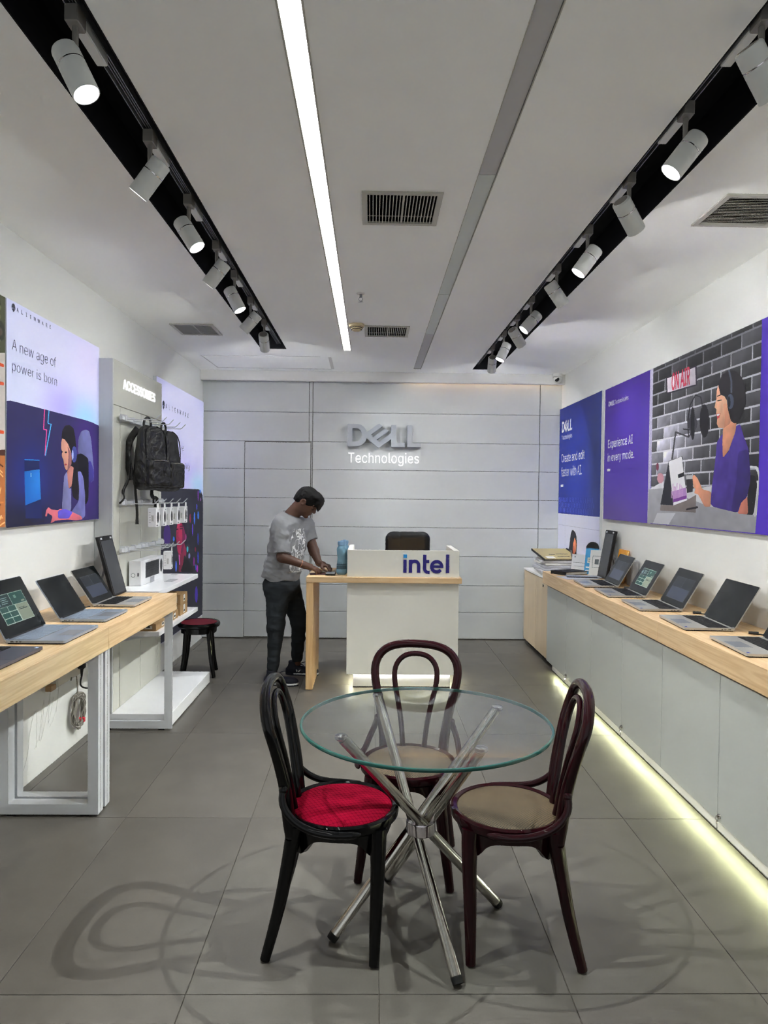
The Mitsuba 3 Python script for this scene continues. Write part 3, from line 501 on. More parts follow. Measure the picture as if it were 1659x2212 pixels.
# ------------------------------------------------------------------ track lights
def frame_to(d):
    d = np.asarray(d, float) / np.linalg.norm(d); a = np.cross([0, 1, 0.2], d); a /= np.linalg.norm(a); M = np.eye(4); M[:3, 0], M[:3, 1], M[:3, 2] = a, np.cross(d, a), d; return M
def rail(x, y0, y1, label):
    k = thing('lighting_track', label, 'track')
    z = ZC + .035
    obj(k, 'channel', cat_([bx(x - .018, x + .018, y0, y1, z + .026, z + .03), bx(x - .018, x - .0145, y0, y1, z, z + .027), bx(x + .0145, x + .018, y0, y1, z, z + .027), bx(x - .006, x - .003, y0, y1, z + .006, z + .027), bx(x + .003, x + .006, y0, y1, z + .006, z + .027)]), 'rail_grey')
    for yy in np.arange(y0 + .3, y1, 1.1): obj(k, 'hanger', bx(x - .008, x + .008, yy - .01, yy + .01, z + .03, ZC + .16), 'black_matte')
    return k
rail(-.842, 1.45, 6.36, 'grey lighting track in the left ceiling slot'); rail(1.06, 1.9, 7.2, 'grey lighting track in the right ceiling slot')
ordn = ['first', 'second', 'third', 'fourth', 'fifth', 'sixth', 'seventh', 'eighth', 'ninth']
def track_light(x, y, d, side, i, n, power, cut):
    who = 'last' if i == n - 1 else ordn[i]
    face = 'tilted towards the back wall' if d[1] > .65 else ('tilted towards the wall' if d[0] * x > 0 else 'tilted towards the middle of the shop')
    k = thing('track_light', f'white cylinder spotlight {face}, {who} from the front, {side} track', 'spotlight', f'{side} track spotlights')
    d = np.asarray(d, float) / np.linalg.norm(d); zt = ZC + .035
    obj(k, 'adapter', cat_([bx(x - .019, x + .019, y - .03, y + .03, zt - .045, zt + .004, .003)]), 'lamp_dark')
    obj(k, 'gear_box', bx(x - .017, x + .017, y + .034, y + .20, zt - .034, zt - .001, .003), 'lamp_body')
    c = np.array([x, y, 2.738]); M = frame_to(d); L, r = .150, .0385
    j = c - d * .035; j[2] += .03
    obj(k, 'stem', tube([[x, y, zt - .042], [x, y, zt - .06], [x, y, j[2]], list(j)], .009, 10), 'lamp_dark', 40)
    body = lathe([(0, -L / 2), (r - .006, -L / 2), (r - .002, -L / 2 + .003), (r, -L / 2 + .008), (r, -.024), (r - .0015, -.023), (r - .0015, -.021), (r, -.020), (r, L / 2), (r - .003, L / 2), (r - .003, L / 2 - .006), (0, L / 2 - .006)], 32)
    obj(k, 'housing', xf(body, M, c), 'lamp_body', 40)
    obj(k, 'trim_ring', xf(lathe([(r - .001, -.0238), (r + .0004, -.0236), (r + .0004, -.0204), (r - .001, -.0202)], 32), M, c), 'chrome', 40)
    obj(k, 'rear_grille', xf(lathe([(0, -L / 2 - .0005), (r - .009, -L / 2 - .0005), (r - .009, -L / 2 + .001)], 24), M, c), 'lamp_dark')
    f = c + d * (L / 2 + .004)
    obj(k, 'lens', xf(lathe([(0, L / 2 - .0055), (r - .0032, L / 2 - .0055), (r - .0032, L / 2 - .003), (0, L / 2 - .0015)], 28), M, c), 'white_lam', 40, emitter=emit([48.0, 50.0, 48.0], .3))
    up = [0, 1, 0] if abs(d[1]) < .9 else [0, 0, 1]
    scene[k + '__beam'] = {'type': 'spot', 'to_world': T().look_at(origin=list(map(float, f)), target=list(map(float, f + d)), up=up), 'intensity': {'type': 'rgb', 'value': [power * .97, power * 1.0, power * .985]}, 'cutoff_angle': cut, 'beam_width': cut * .38}
LT = [(2.017, (.45, -.08, -.89)), (2.682, (-.62, .10, -.77)), (3.244, (.53, -.10, -.83)), (3.819, (-.62, .08, -.78)), (4.313, (.47, -.05, -.88)), (4.881, (-.66, .05, -.74)), (5.495, (-.03, .78, -.62))]
RT = [(1.951, (.62, .25, -.74)), (2.42, (-.60, .08, -.79)), (2.948, (.62, .45, -.64)), (3.512, (-.58, .05, -.81)), (4.095, (.60, .12, -.78)), (4.749, (-.66, -.05, -.74)), (5.209, (.58, .52, -.62)), (5.729, (-.42, -.10, -.90)), (6.272, (.07, .74, -.66))]
for side, x, tab in (('left', -.842, LT), ('right', 1.060, RT)):
    for i, (y, d) in enumerate(tab):
        track_light(x, y, d, side, i, len(tab), *((SPOT_BACK, 60.0) if d[1] > .65 else (SPOT_WALL * (.46 if side == 'left' else 1.05), 76.0) if d[0] * x > 0 else (SPOT_CROSS * (1.9 if i == 1 and side == 'right' else 1.5 if i == 0 else .8), 38.0 if i == 1 else 42.0)))

# warm strip hidden above the beam
k = thing('cove_light', 'warm glow of the light strip hidden behind the white beam', 'light strip')
obj(k, 'strip', bx(.35, 2.0, 7.575, 7.59, 2.838, 2.842), 'white_lam', emitter=emit([COVE_GLOW * 1.0, COVE_GLOW * .62, COVE_GLOW * .33], .5))
obj(k, 'profile', bx(.35, 2.0, 7.57, 7.595, 2.843, 2.85), 'white_metal')

# ------------------------------------------------------------------ signs on the back wall
def dell(unit):
    """The four letters as polygons, in units of the capital height, origin at the lower left of the D."""
    s = lambda P: [((x - 165) / 395, (590 - y) / 395) for x, y in P]
    def bez(cx, cy, rx, ry, a0, a1, n=12): return [(cx + rx * math.cos(math.radians(a)), cy - ry * math.sin(math.radians(a))) for a in np.linspace(a0, a1, n)]
    D = Polygon(s([(165, 590), (165, 197), (335, 197)] + bez(335, 393, 180, 196, 85, -85) + [(335, 590)]), [s([(250, 510), (250, 272), (325, 272)] + bez(325, 391, 100, 119, 85, -85, 9) + [(325, 510)])])
    E = Polygon(s([(500, 345), (725, 182), (790, 228), (583, 385), (628, 425), (835, 268), (893, 318), (690, 472), (735, 512), (945, 350), (945, 458), (722, 618), (500, 445)]))
    L1 = Polygon(s([(945, 207), (1035, 207), (1035, 520), (1190, 520), (1190, 597), (945, 597)])); L2 = affinity.translate(L1, 286 / 395, 0)
    return [affinity.scale(g, unit, unit, origin=(0, 0)) for g in (D, E, L1, L2)]
k = thing('wall_sign', 'large grey raised DELL letters above Technologies on the back wall', 'sign')
for g in dell(.236):
    obj(k, 'letter', xf(ext(g, .085), rot([1, 0, 0], 90), [-.262, 7.616, 2.086]), 'letter_grey')
m = letters('Technologies', .108, .008); w = m.bounds[1][0]
for piece in m.split(only_watertight=False): obj(k, 'small_letter', xf(piece, trimesh.transformations.scale_matrix(.772 / w, [0, 0, 0], [1, 0, 0]), rot([1, 0, 0], 90), [-.262, 7.617, 1.913]), 'letter_white', emitter=emit([.42, .42, .42], .01))
# ------------------------------------------------------------------ printed panels on the side walls
PG = 1.12
def on_left(X): return lambda a, b, h: np.c_[X + h, a, b]
def on_right(X): return lambda a, b, h: np.c_[X - h, a, b]
def wall_text(text, start, end, cap, X, left, m, parent, squash=None, bold=False, depth=.0004, lift=.0009, each=True, thin=0, cells=False):
    h = abs(cap[1] - start[1]); mk = (lambda q: thin_letters(q, h, h * thin, depth)) if thin else (lambda q: letters(q, h, depth, bold))
    if cells:
        gap = (abs(end[0] - start[0]) - .75 * h) / (len(text) - 1); t = []
        for i, q in enumerate(text):
            gl = mk(q); t.append(xf(gl, [i * gap + .37 * h - (gl.bounds[0][0] + gl.bounds[1][0]) / 2, 0, 0]))
        t = cat_(t)
    else:
        t = mk(text); t = xf(t, [-t.bounds[0][0], 0, 0]); s = abs(end[0] - start[0]) / t.bounds[1][0]
        t.apply_scale([s, 1, 1])
    v = t.vertices.copy(); sg = 1 if left else -1
    t.vertices = np.c_[X + sg * (v[:, 2] + lift), start[0] + sg * v[:, 0], start[1] + v[:, 1]]
    if each:
        for q in t.split(only_watertight=False): obj(parent, 'letter', q, m)
        return
    return obj(parent, 'lettering', t, m)
def panel(name, label, X, left, y0, y1, z0, z1, layers, gain=PG, frame='white_metal', glow=None):
    k = thing(name, label, 'poster'); wall = WL if left else WR; s = 1 if left else -1
    obj(k, 'frame', bx(wall, X - s * .0012, y0, y1, z0, z1, .002), frame)
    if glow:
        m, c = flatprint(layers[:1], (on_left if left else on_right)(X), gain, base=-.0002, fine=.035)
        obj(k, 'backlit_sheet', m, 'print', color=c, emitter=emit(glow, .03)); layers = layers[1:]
    m, c = flatprint(layers, (on_left if left else on_right)(X), gain, fine=.035)
    obj(k, 'print', m, 'print', color=c)
    return k
def poly(P): return Polygon(P)
SMOOTH = {'hair', 'face', 'facesh', 'faceh', 'shirt', 'shirt2', 'shirtd', 'hand', 'neck', 'arm2', 'forearm', 'chair', 'chair2', 'chairdark', 'chairb', 'body', 'hairp', 'hairf'}
def rounded(P, n=3):
    p = np.array(P, float)
    for _ in range(n): q = np.roll(p, -1, 0); p = np.stack([(.88 if n > 1 else .75) * p + (.12 if n > 1 else .25) * q, (.12 if n > 1 else .25) * p + (.88 if n > 1 else .75) * q], 1).reshape(-1, 2)
    return Polygon(p).buffer(0)
def shaded(g, col, amp=.30, seed=0):
    """The soft modelling that a photograph printed there has: lighter to one side, mottled."""
    y0, z0, y1, z1 = g.bounds; c = np.array(col, float)
    def f(v):
        t = ((v[:, 0] - y0) / max(y1 - y0, 1e-6) - .5) * .6 + ((v[:, 1] - z0) / max(z1 - z0, 1e-6) - .5) * .5
        w = 1 + amp * (t + 1.1 * (meshkit.fbm(np.c_[v * 14, np.full(len(v), seed + .5)], 3, 5) - .5))
        return np.clip(c * w[:, None], 0, 255)
    return f
def art(n, P, c):
    g = rounded(P) if n in SMOOTH else poly(P).buffer(0)
    return g, (shaded(g, c) if n in SMOOTH and c is not None else c)
def A(name, skip=(), fix={}): return [(art(n, P, c)[0], fix.get(n, art(n, P, c)[1])) for n, P, c in ART[name] if n not in skip]
def blend(stops):
    """Sum of soft coloured blobs over a base: stops = (base, [(y, z, ry, rz, colour)])."""
    base, blobs = stops
    def f(v):
        c = np.tile(np.array(base, float), (len(v), 1))
        for y, z, ry, rz, col in blobs:
            w = np.exp(-((v[:, 0] - y) / ry) ** 2 - ((v[:, 1] - z) / rz) ** 2)[:, None]; c = c * (1 - w) + np.array(col, float) * w
        return c
    return f
def alien_head(cx, cz, w, h):
    t = np.linspace(0, 2 * PI, 28, endpoint=False)
    head = Polygon([(cx + .5 * w * math.cos(a) * (1 if math.sin(a) > 0 else 1 - .62 * (-math.sin(a)) ** 1.6), cz + .5 * h * math.sin(a)) for a in t])
    eye = lambda s: affinity.rotate(affinity.scale(Point(cx + s * w * .2, cz - h * .08).buffer(1), w * .15, h * .075), -28 * s)
    return head.difference(eye(1)).difference(eye(-1))

# P1: the large gaming poster
y0, y1, z0, z1 = 3.492, 4.666, 1.386, 2.506
lay = [(sbox(y0, z0, y1, z1), blend(((206, 208, 248), [(4.15, 2.05, .28, .13, (172, 158, 238)), (4.45, 2.02, .22, .12, (150, 205, 246)), (3.55, 2.1, .3, .3, (206, 212, 238)), (4.5, 2.4, .3, .2, (212, 206, 236))])))]
fx = {'dark': blend(((40, 36, 82), [(4.45, 1.75, .22, .35, (62, 36, 118)), (3.75, 1.6, .2, .2, (28, 40, 120)), (3.6, 1.4, .5, .12, (24, 24, 48))])), 'pc': blend(((24, 88, 170), [(3.83, 1.62, .1, .1, (40, 120, 205))]))}
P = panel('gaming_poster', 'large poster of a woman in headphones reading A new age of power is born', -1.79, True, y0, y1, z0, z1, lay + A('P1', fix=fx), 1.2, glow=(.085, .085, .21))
obj(P, 'emblem', xf(ext(alien_head(0, 0, .034, .042), .0006), np.array([[0, 0, 1, -1.7888], [1, 0, 0, 3.557], [0, 1, 0, 2.4735], [0, 0, 0, 1.0]])), 'ink_dark')
for t_, a, b, c in TXT['P1']: wall_text(t_, a, b, c, -1.79, True, 'ink_dark', P, thin=0 if t_ == 'ALIENWARE' else .030, cells=t_ == 'ALIENWARE')
# P2: the tall gaming poster at the end of the left wall
y0, y1, z0, z1 = 5.90, 7.53, .27, 2.532
lay = [(sbox(y0, z0, y1, z1), blend(((208, 208, 250), [(6.9, 1.75, .5, .18, (176, 166, 242)), (7.3, 1.65, .35, .12, (160, 205, 248))])))]
P = panel('gaming_poster', 'tall poster with a red lit face and neon lights, end of the left wall', -1.79, True, y0, y1, z0, z1,
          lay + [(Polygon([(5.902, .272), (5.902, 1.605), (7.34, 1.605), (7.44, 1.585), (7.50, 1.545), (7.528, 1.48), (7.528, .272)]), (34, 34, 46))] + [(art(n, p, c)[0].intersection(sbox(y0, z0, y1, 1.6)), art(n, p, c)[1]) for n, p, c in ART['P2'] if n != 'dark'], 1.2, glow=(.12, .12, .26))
obj(P, 'emblem', xf(ext(alien_head(0, 0, .062, .075), .0006), np.array([[0, 0, 1, -1.7888], [1, 0, 0, 6.089], [0, 1, 0, 2.316], [0, 0, 0, 1.0]])), 'ink_dark')
for t_, a, b, c in TXT['P2']: wall_text(t_, a, b, c, -1.79, True, 'ink_dark', P, thin=0 if t_ == 'ALIENWARE' else .030, cells=t_ == 'ALIENWARE')
# P0: photo poster cut by the left edge
y0, y1 = 2.25, 3.478
r2 = random.Random(3)
lay = [(sbox(y0, 1.387, y1, 2.503), (214, 206, 200)), (Polygon([(y0, 2.18), (y1 - .35, 2.2), (y1 - .12, 2.21), (y1, 2.235), (y1, 2.503), (y0, 2.503)]), (62, 66, 44))]
for _ in range(80):
    y, z, q = r2.uniform(y0, y1 - .02), r2.uniform(2.22, 2.48), r2.uniform(.012, .035); lay.append((affinity.scale(Point(y, z).buffer(q, quad_segs=2), 1, r2.uniform(.6, 1.5)).intersection(sbox(y0, 2.2, y1, 2.5)), r2.choice([(150, 158, 150), (36, 40, 28), (96, 104, 70), (196, 200, 204), (70, 58, 46)])))
for pts in ([(y0, 2.0), (2.9, 2.12), (3.25, 2.165), (3.46, 2.17)], [(2.9, 1.75), (3.2, 2.0), (3.35, 2.07), (3.46, 2.082)], [(2.6, 1.86), (3.1, 1.85), (3.46, 1.847)]):
    lay.append((LineString(smoothline(np.array(pts), 16)).buffer(.008).intersection(sbox(y0, 1.4, y1, 2.5)), (222, 88, 52)))
lay.append((Polygon([(y0, 1.387), (y0, 1.73), (2.9, 1.72), (y1, 1.755), (y1, 1.387)]), (176, 106, 58)))
lay.append((Polygon([(y0, 1.70), (y0, 1.76), (y1 - .2, 1.745), (y1, 1.765), (y1, 1.735)]), (70, 40, 34)))
for _ in range(240):
    y, z, a = r2.uniform(y0 + .04, y1 - .03), r2.uniform(1.4, 1.71), r2.uniform(0, PI); L = r2.uniform(.015, .04)
    lay.append((LineString([(y - L * math.cos(a), z - L * .5 * math.sin(a)), (y + L * math.cos(a), z + L * .5 * math.sin(a))]).buffer(.004, quad_segs=1).intersection(sbox(y0, 1.388, y1, 1.72)), r2.choice([(232, 176, 112), (196, 122, 62), (120, 66, 36), (90, 48, 30), (240, 205, 160)])))
panel('photo_poster', 'poster of straw, orange lines and tree bark cut by the left edge of the photo', -1.79, True, y0, y1, 1.387, 2.503, lay)

# P3: blue poster at the back of the right wall
y0, y1, z0, z1 = 6.222, 7.612, .90, 2.512
lay = [(sbox(y0, z0, y1, 1.392), (208, 209, 234)), (sbox(y0, 1.392, y1, z1), blend(((40, 50, 136), [(6.4, 2.0, .25, 1.2, (46, 56, 112)), (7.0, 1.7, .35, .35, (44, 58, 156)), (7.2, 2.5, 1., .18, (38, 44, 110))])))]
lay += [(sbox(y0, z - .002, y1, z + .002), (170, 172, 200)) for z in (1.27,)] + [(sbox(7.33, z0, 7.334, 1.392), (176, 178, 204))]
for r in range(3):
    for i in range(22):
        y = 7.59 - i * .055 - .027 * (r % 2)
        lay.append((sbox(y - .016, 1.405 + r * .054, y, 1.455 + r * .054), tuple(np.array((84, 98, 232)) * (1 - i / 24) + np.array((50, 62, 130)) * (i / 24))))
P = panel('blue_poster', 'blue poster reading Create and edit faster with AI in the back corner', 2.03, False, y0, y1, z0, z1, lay + A('P3F'), 1.0)
def mirrored_logo(parent, y, z, w, h):
    gs = dell(1.0); t = cat_([ext(g, .0006) for g in gs]); v = t.vertices.copy(); sx = w / v[:, 0].max()
    t.vertices = np.c_[2.03 - .0009 - v[:, 2], y - v[:, 0] * sx, z + v[:, 1] * h]; obj(parent, 'logo', t, 'ink_white')
mirrored_logo(P, 7.515, 2.252, .378, .117)
for t_, a, b, c in TXT['P3']: wall_text(t_, a, b, c, 2.03, False, 'ink_white', P)
obj(P, 'dash', bx(2.0285, 2.029, 7.427, 7.528, 1.674, 1.699), 'ink_white')
# P4: the wide purple poster
y0, y1, z0, z1 = 3.30, 6.128, 1.379, 2.502
pur = blend(((84, 62, 168), [(5.9, 2.5, 1.2, .28, (62, 40, 128)), (5.6, 2.2, .35, .3, (86, 58, 186)), (5.9, 1.4, .8, .2, (94, 76, 150))]))
PW = dict((n, p) for n, p, c in ART['P4']); lay = [(sbox(y0, z0, y1, z1), (74, 48, 172))]
bricks = []
wallp = sbox(3.665, 1.60, 5.085, 2.502); r3 = random.Random(5); ch, cw = .083, .225
zz = 2.55; row = 0
while zz > 1.56:
    y = 5.32 + (cw / 2 if row % 2 else 0)
    while y > 3.66:
        g = sbox(y - cw + .012, zz - ch + .011, y, zz).intersection(wallp)
        if g.area > 1e-4:
            cy, cz = y - cw / 2, zz - ch / 2; lit = math.exp(-((cy - 4.75) / .42) ** 2 - ((cz - 1.9) / .28) ** 2)
            b = 38 + 150 * lit ** 1.3 * r3.uniform(.75, 1.1) + r3.uniform(-8, 20); bricks.append((g, shaded(g, (b, b * .99, b * 1.08), .55, row)))
        y -= cw
    zz -= ch; row += 1
for n, p, c in ART['P4']:
    g, cc = art(n, p, c); g = g.intersection(sbox(y0, z0, y1, z1))
    if n == 'wall': g = sbox(3.665, 1.45, 5.085, 2.502)
    if n == 'purple': g = sbox(5.14, z0, y1, z1)
    if n == 'strip': g = Polygon([(5.14, 2.502), (5.07, 2.502), (5.094, 1.642), (5.087, z0), (5.14, z0)])
    if n == 'right': g = Polygon([(3.665, 2.502), (3.30, 2.502), (3.30, z0), (3.683, z0), (3.658, 1.588), (3.653, 1.959)])
    if n == 'BRICKS': lay += bricks
    elif n == 'wall': lay.append((g, blend(((168, 168, 178), [(4.75, 1.9, .5, .35, (236, 234, 246)), (4.2, 2.5, 1.2, .14, (96, 96, 104))]))))
    else: lay.append((g, pur if n == 'purple' else shaded(g, c, .22) if n in ('desk', 'sill', 'base', 'sign') else cc))
    if n == 'strip':
        for i in range(3):
            for j in range(26): lay.append((sbox(5.130 - i * .014 - .004, 1.39 + j * .044 + .02 * (i % 2), 5.130 - i * .014, 1.42 + j * .044 + .02 * (i % 2)).intersection(g), (150, 140, 190)))
    if n == 'tabp':
        for i in range(9):
            hgt = .03 + .05 * abs(math.sin(i * 1.9)); lay.append((sbox(4.735 - i * .021 - .011, 1.565, 4.735 - i * .021, 1.565 + hgt + .02), (206, 160, 214)))
P = panel('purple_poster', 'wide purple poster of a smiling woman at a studio microphone beside white lettering', 2.03, False, y0, y1, z0, z1, lay, .95)
mirrored_logo(P, 6.035, 2.345, .148, .042)
for t_, a, b, c in TXT['P4']: wall_text(t_, a, b, c, 2.03, False, 'ink_white', P) if t_ != 'ON AIR' else None
t_, a, b, c = TXT['P4'][3]
mat('sign_red', (196, 52, 84), .5, .3); wall_text(t_, a, b, c, 2.03, False, 'sign_red', P, bold=True, lift=.0022, each=True)
obj(P, 'dash', bx(2.0285, 2.029, 5.967, 6.041, 1.791, 1.812), 'ink_white')
# ------------------------------------------------------------------ right counter
k = thing('wall_counter', 'long white counter of doors along the right wall with an oak top', 'counter')
CY0, CY1 = 1.35, 6.33
obj(k, 'carcass', cat_([bx(1.622, WR - .001, CY0, CY1 - .004, .088, .765)]), 'door_grey')
obj(k, 'shadow_gap', bx(1.618, WR - .001, CY0, CY1, .765, .779), 'black_matte')
de = [6.328, 5.692, 5.05, 4.415, 3.803, 3.168, 2.54, 1.91, 1.36]
for a, b in zip(de[:-1], de[1:]): obj(k, 'door', bx(1.60, 1.619, b + .002, a - .002, .088, .763, .002), 'door_grey')
obj(k, 'plinth', bx(1.648, WR - .001, CY0, CY1 - .03, .004, .088), 'white_lam')
obj(k, 'plinth_seal', bx(1.6435, 1.66, CY0, CY1 - .03, 0, .005), 'black_matte')  # black strip standing in for the shadow gap below the plinth
for a, b in ((6.40, 3.8135), (3.8105, CY0)): obj(k, 'worktop', bx(1.573, WR - .001, b, a, .779, .889, .002), 'oak_y')
for y in (5.692, 4.415, 3.168, 1.91):
    l = obj(k, 'lock', xf(lathe([(0, 0), (.011, 0), (.011, .006), (.007, .010), (0, .010)], 16), rot([0, 1, 0], -90), [1.600, y - .022, .118]), 'steel', 40)
    obj(l, 'key', cat_([xf(lathe([(.006, -.001), (.009, -.001), (.009, .001), (.006, .001), (.006, -.001)], 12), rot([1, 0, 0], 90), [1.588, y - .022, .109]), xf(ext(Point(0, 0).buffer(.010).union(sbox(-.003, -.030, .003, 0)).difference(Point(0, .004).buffer(.003)), .0018), rot([1, 0, 0], 90), rot([0, 0, 1], 35), [1.588, y - .022, .091]), bx(1.584, 1.591, y - .024, y - .020, .114, .122)]), 'steel')
k = thing('plinth_light', 'greenish white strip light glowing under the wall counter onto the floor', 'light strip')
obj(k, 'strip', xf(bx(-.0006, .0006, CY0, 6.2, -.005, .005), rot([0, 1, 0], -22), [1.640, 0, .082]), 'white_lam', emitter=emit([UNDER_GLOW * .82, UNDER_GLOW * .86, UNDER_GLOW * .50], 2.0))
# beige cabinet at its far end
k = thing('storage_cabinet', 'beige wood-look cabinet with a white top at the far end of the wall counter', 'cabinet')
obj(k, 'body', bx(1.662, WR - .001, 6.42, 7.50, .045, .790, .002), 'beige_lam')
obj(k, 'top', bx(1.64, WR - .001, 6.405, 7.51, .790, .808, .002), 'white_lam')
for a, b in ((6.425, 6.955), (6.962, 7.495)): obj(k, 'door', bx(1.645, 1.6615, a, b, .055, .786, .002), 'beige_lam')
obj(k, 'lock', xf(lathe([(0, 0), (.012, 0), (.012, .004), (0, .004)], 16), rot([0, 1, 0], -90), [1.645, 6.66, .72]), 'black_matte')
obj(k, 'plinth', bx(1.69, WR - .002, 6.45, 7.47, 0, .045), 'black_matte')

# ------------------------------------------------------------------ left display tables
def leg_frame(k, y0, y1, x0=-1.775, x1=-1.297):
    w = .05
    outer, inner = sbox(x0, .012, x1, .795), sbox(x0 + w, .012 + w, x1 - w, .745)
    f = obj(k, 'leg_frame', xf(ext(outer.difference(inner), y1 - y0), rot([1, 0, 0], 90), [0, y1, 0]), 'white_metal')
    obj(f, 'groove', bx(x1 - .0005, x1 + .0004, (y0 + y1) / 2 - .0015, (y0 + y1) / 2 + .0015, .015, .79), 'lamp_dark')
    for x in (x0 + .06, x1 - .07): obj(f, 'foot', bx(x - .02, x + .02, y0 + .01, y1 - .01, 0, .012, .002), 'rubber')
for i, (a, b) in enumerate(((2.25, 3.4485), (3.4515, 4.652))):
    k = thing('display_table', ['oak-topped display table with white loop legs nearest on the left', 'oak-topped display table against the accessories unit'][i], 'table')
    obj(k, 'tabletop', bx(-1.819, -1.275, a, b, .795, .905, .002), 'oak_y')
    leg_frame(k, b - .072 + (.045 if i else 0), b - .012 + (.0 if i else 0)) if i else leg_frame(k, 3.375, 3.437)
    leg_frame(k, *((2.30, 2.36) if i == 0 else (3.462, 3.522)))

# ------------------------------------------------------------------ accessories unit
k = thing('accessories_unit', 'white wall unit with ACCESSORIES lettering, hook rails, shelves and a low plinth', 'display unit')
U0, U1 = 4.660, 5.735
obj(k, 'side_panel', cat_([bx(WL + .001, -1.70, U0, U0 + .012, .10, 2.44, .001), bx(-1.716, -1.70, U0 - .003, U0 + .014, .10, 2.44, .001)]), 'panel_grey')
slots = [4.795, 5.225, 5.655]; ed = [U0 + .013, *slots, U1]
for a, b in zip(ed[:-1], ed[1:]): obj(k, 'back_panel', bx(-1.79, -1.70, a + .0035, b - .0035, .10, 2.14, .0015), 'unit_panel')
obj(k, 'header_panel', bx(-1.79, -1.699, U0 + .013, U1, 2.143, 2.44, .0015), 'unit_panel')
for y in slots: obj(k, 'slotted_upright', bx(-1.72, -1.709, y - .004, y + .004, .1, 2.14), 'lamp_dark')
obj(k, 'core', bx(WL + .001, -1.79, U0 + .012, U1 - .002, .1, 2.439), 'unit_panel')
obj(k, 'plinth', bx(WL + .001, -1.315, U0 + .002, 5.79, .008, .098, .003), 'white_gloss')
obj(k, 'plinth_base', bx(WL + .01, -1.33, U0 + .01, 5.78, 0, .008), 'black_matte')
for z0, z1 in ((.876, .910), (.608, .640)):
    s = obj(k, 'shelf', bx(-1.70, -1.40, U0 + .02, 5.73, z0, z1, .002), 'white_gloss')
    for y in slots: obj(s, 'bracket', xf(ext(Polygon([(-1.70, z0), (-1.45, z0), (-1.46, z0 - .015), (-1.70, z0 - .06)]), .004), rot([1, 0, 0], 90), [0, y + .002, 0]), 'white_metal')
t_, a, b, c = TXT['SIGN'][0]
m = letters('ACCESSORIES', .066, .006, True); m.apply_scale([(b[0] - a[0]) / m.bounds[1][0], 1, 1]); v = m.vertices.copy(); m.vertices = np.c_[-1.699 + v[:, 2], a[0] + v[:, 0], 2.268 + v[:, 1]]
for piece in m.split(only_watertight=False): obj(k, 'sign_letter', piece, 'letter_white', emitter=emit([.45, .45, .44], .01))
hookY = [4.81, 4.96, 5.13, 5.31, 5.46]
rails = [(2.062, hookY), (1.492, [4.80, 4.96, 5.13, 5.32, 5.52]), (1.172, [4.86, 5.0, 5.14, 5.3, 5.47])]
for z, ys in rails:
    r = obj(k, 'hook_rail', bx(-1.684, -1.664, 4.735, 5.70, z - .014, z + .014, .002), 'white_metal')
    for y in (4.795, 5.225, 5.655): obj(r, 'rail_bracket', xf(ext(Polygon([(-1.71, z - .05), (-1.71, z + .03), (-1.66, z + .024), (-1.66, z - .016), (-1.69, z - .02)]), .012), rot([1, 0, 0], 90), [0, y + .006, 0]), 'white_metal')
    for y in ys:
        tip = -1.44
        obj(r, 'hook', cat_([bx(-1.69, -1.656, y - .008, y + .008, z - .02, z + .022, .002), tube([[-1.66, y, z - .004], [-1.6, y, z - .005], [tip - .034, y, z - .006], [tip - .026, y, z - .003], [tip + .006, y, z + .03]], .0032, 7)]), 'white_metal')

# ------------------------------------------------------------------ reception desk
k = thing('reception_desk', 'white reception desk with an oak top, oak side leg and intel lettering', 'desk')
obj(k, 'desk_top', bx(-.513, .730, 5.60, 6.27, .863, .908, .002), 'oak_x')
obj(k, 'side_leg', bx(-.511, -.455, 5.605, 6.265, .004, .863, .002), 'oak_z'); obj(k, 'leg_pad', bx(-.505, -.46, 5.62, 6.25, 0, .004), 'black_matte')
obj(k, 'body', bx(-.188, .712, 5.65, 6.24, .118, .863, .002), 'white_desk')
obj(k, 'plinth', bx(-.134, .655, 5.70, 6.2, .008, .118), 'white_desk'); obj(k, 'plinth_seal', bx(-.134, .655, 5.698, 5.8, 0, .009), 'black_matte')  # the black strip makes the dark line at the foot of the plinth
obj(k, 'riser_front', bx(-.188, .712, 5.64, 5.658, .908, 1.124, .0015), 'white_desk')
for x in (-.188, .670): obj(k, 'riser_side', bx(x, x + .042, 5.6585, 6.24, .908, 1.124, .0015), 'white_desk')
R = .037
def stroke_(pts, cap=2): return LineString(pts).buffer(R / 2, cap_style=cap, join_style=2, quad_segs=6)
H, xh = .118, .090
hump = lambda x: unary_union([stroke_([(x, 0), (x, xh)]), LineString([(x, .045)] + [(x + .030 - .030 * math.cos(a), .048 + .0235 * math.sin(a)) for a in np.linspace(0, PI, 12)] + [(x + .060, 0)]).buffer(R * .45, cap_style=2)])
def blob(ps): return unary_union(ps)
def glyph_i(x): return sbox(x, 0, x + .026, xh)
def arc(cx, cy, r, a0, a1, w): 
    p = [(cx + r * math.cos(math.radians(a)), cy + r * math.sin(math.radians(a))) for a in np.linspace(a0, a1, 22)]
    return LineString(p).buffer(w / 2, cap_style=2, quad_segs=4)
w_ = .026
gi = sbox(0, 0, w_, .104); gn = blob([sbox(.044, 0, .044 + w_, .104), arc(.044 + .046, .060, .033, 0, 175, w_), sbox(.044 + .066, 0, .044 + .092, .060)])
gt = blob([sbox(.158, .030, .184, .145), sbox(.158, .080, .208, .104), arc(.201, .034, .030, 180, 262, w_), sbox(.197, -.009, .211, .0165)])
ge = blob([arc(.268, .050, .041, 0, 322, w_), sbox(.236, .040, .322, .061)]); gl = sbox(.342, 0, .368, .148)
ge = ge.intersection(sbox(.2, -.02, .3225, .12))
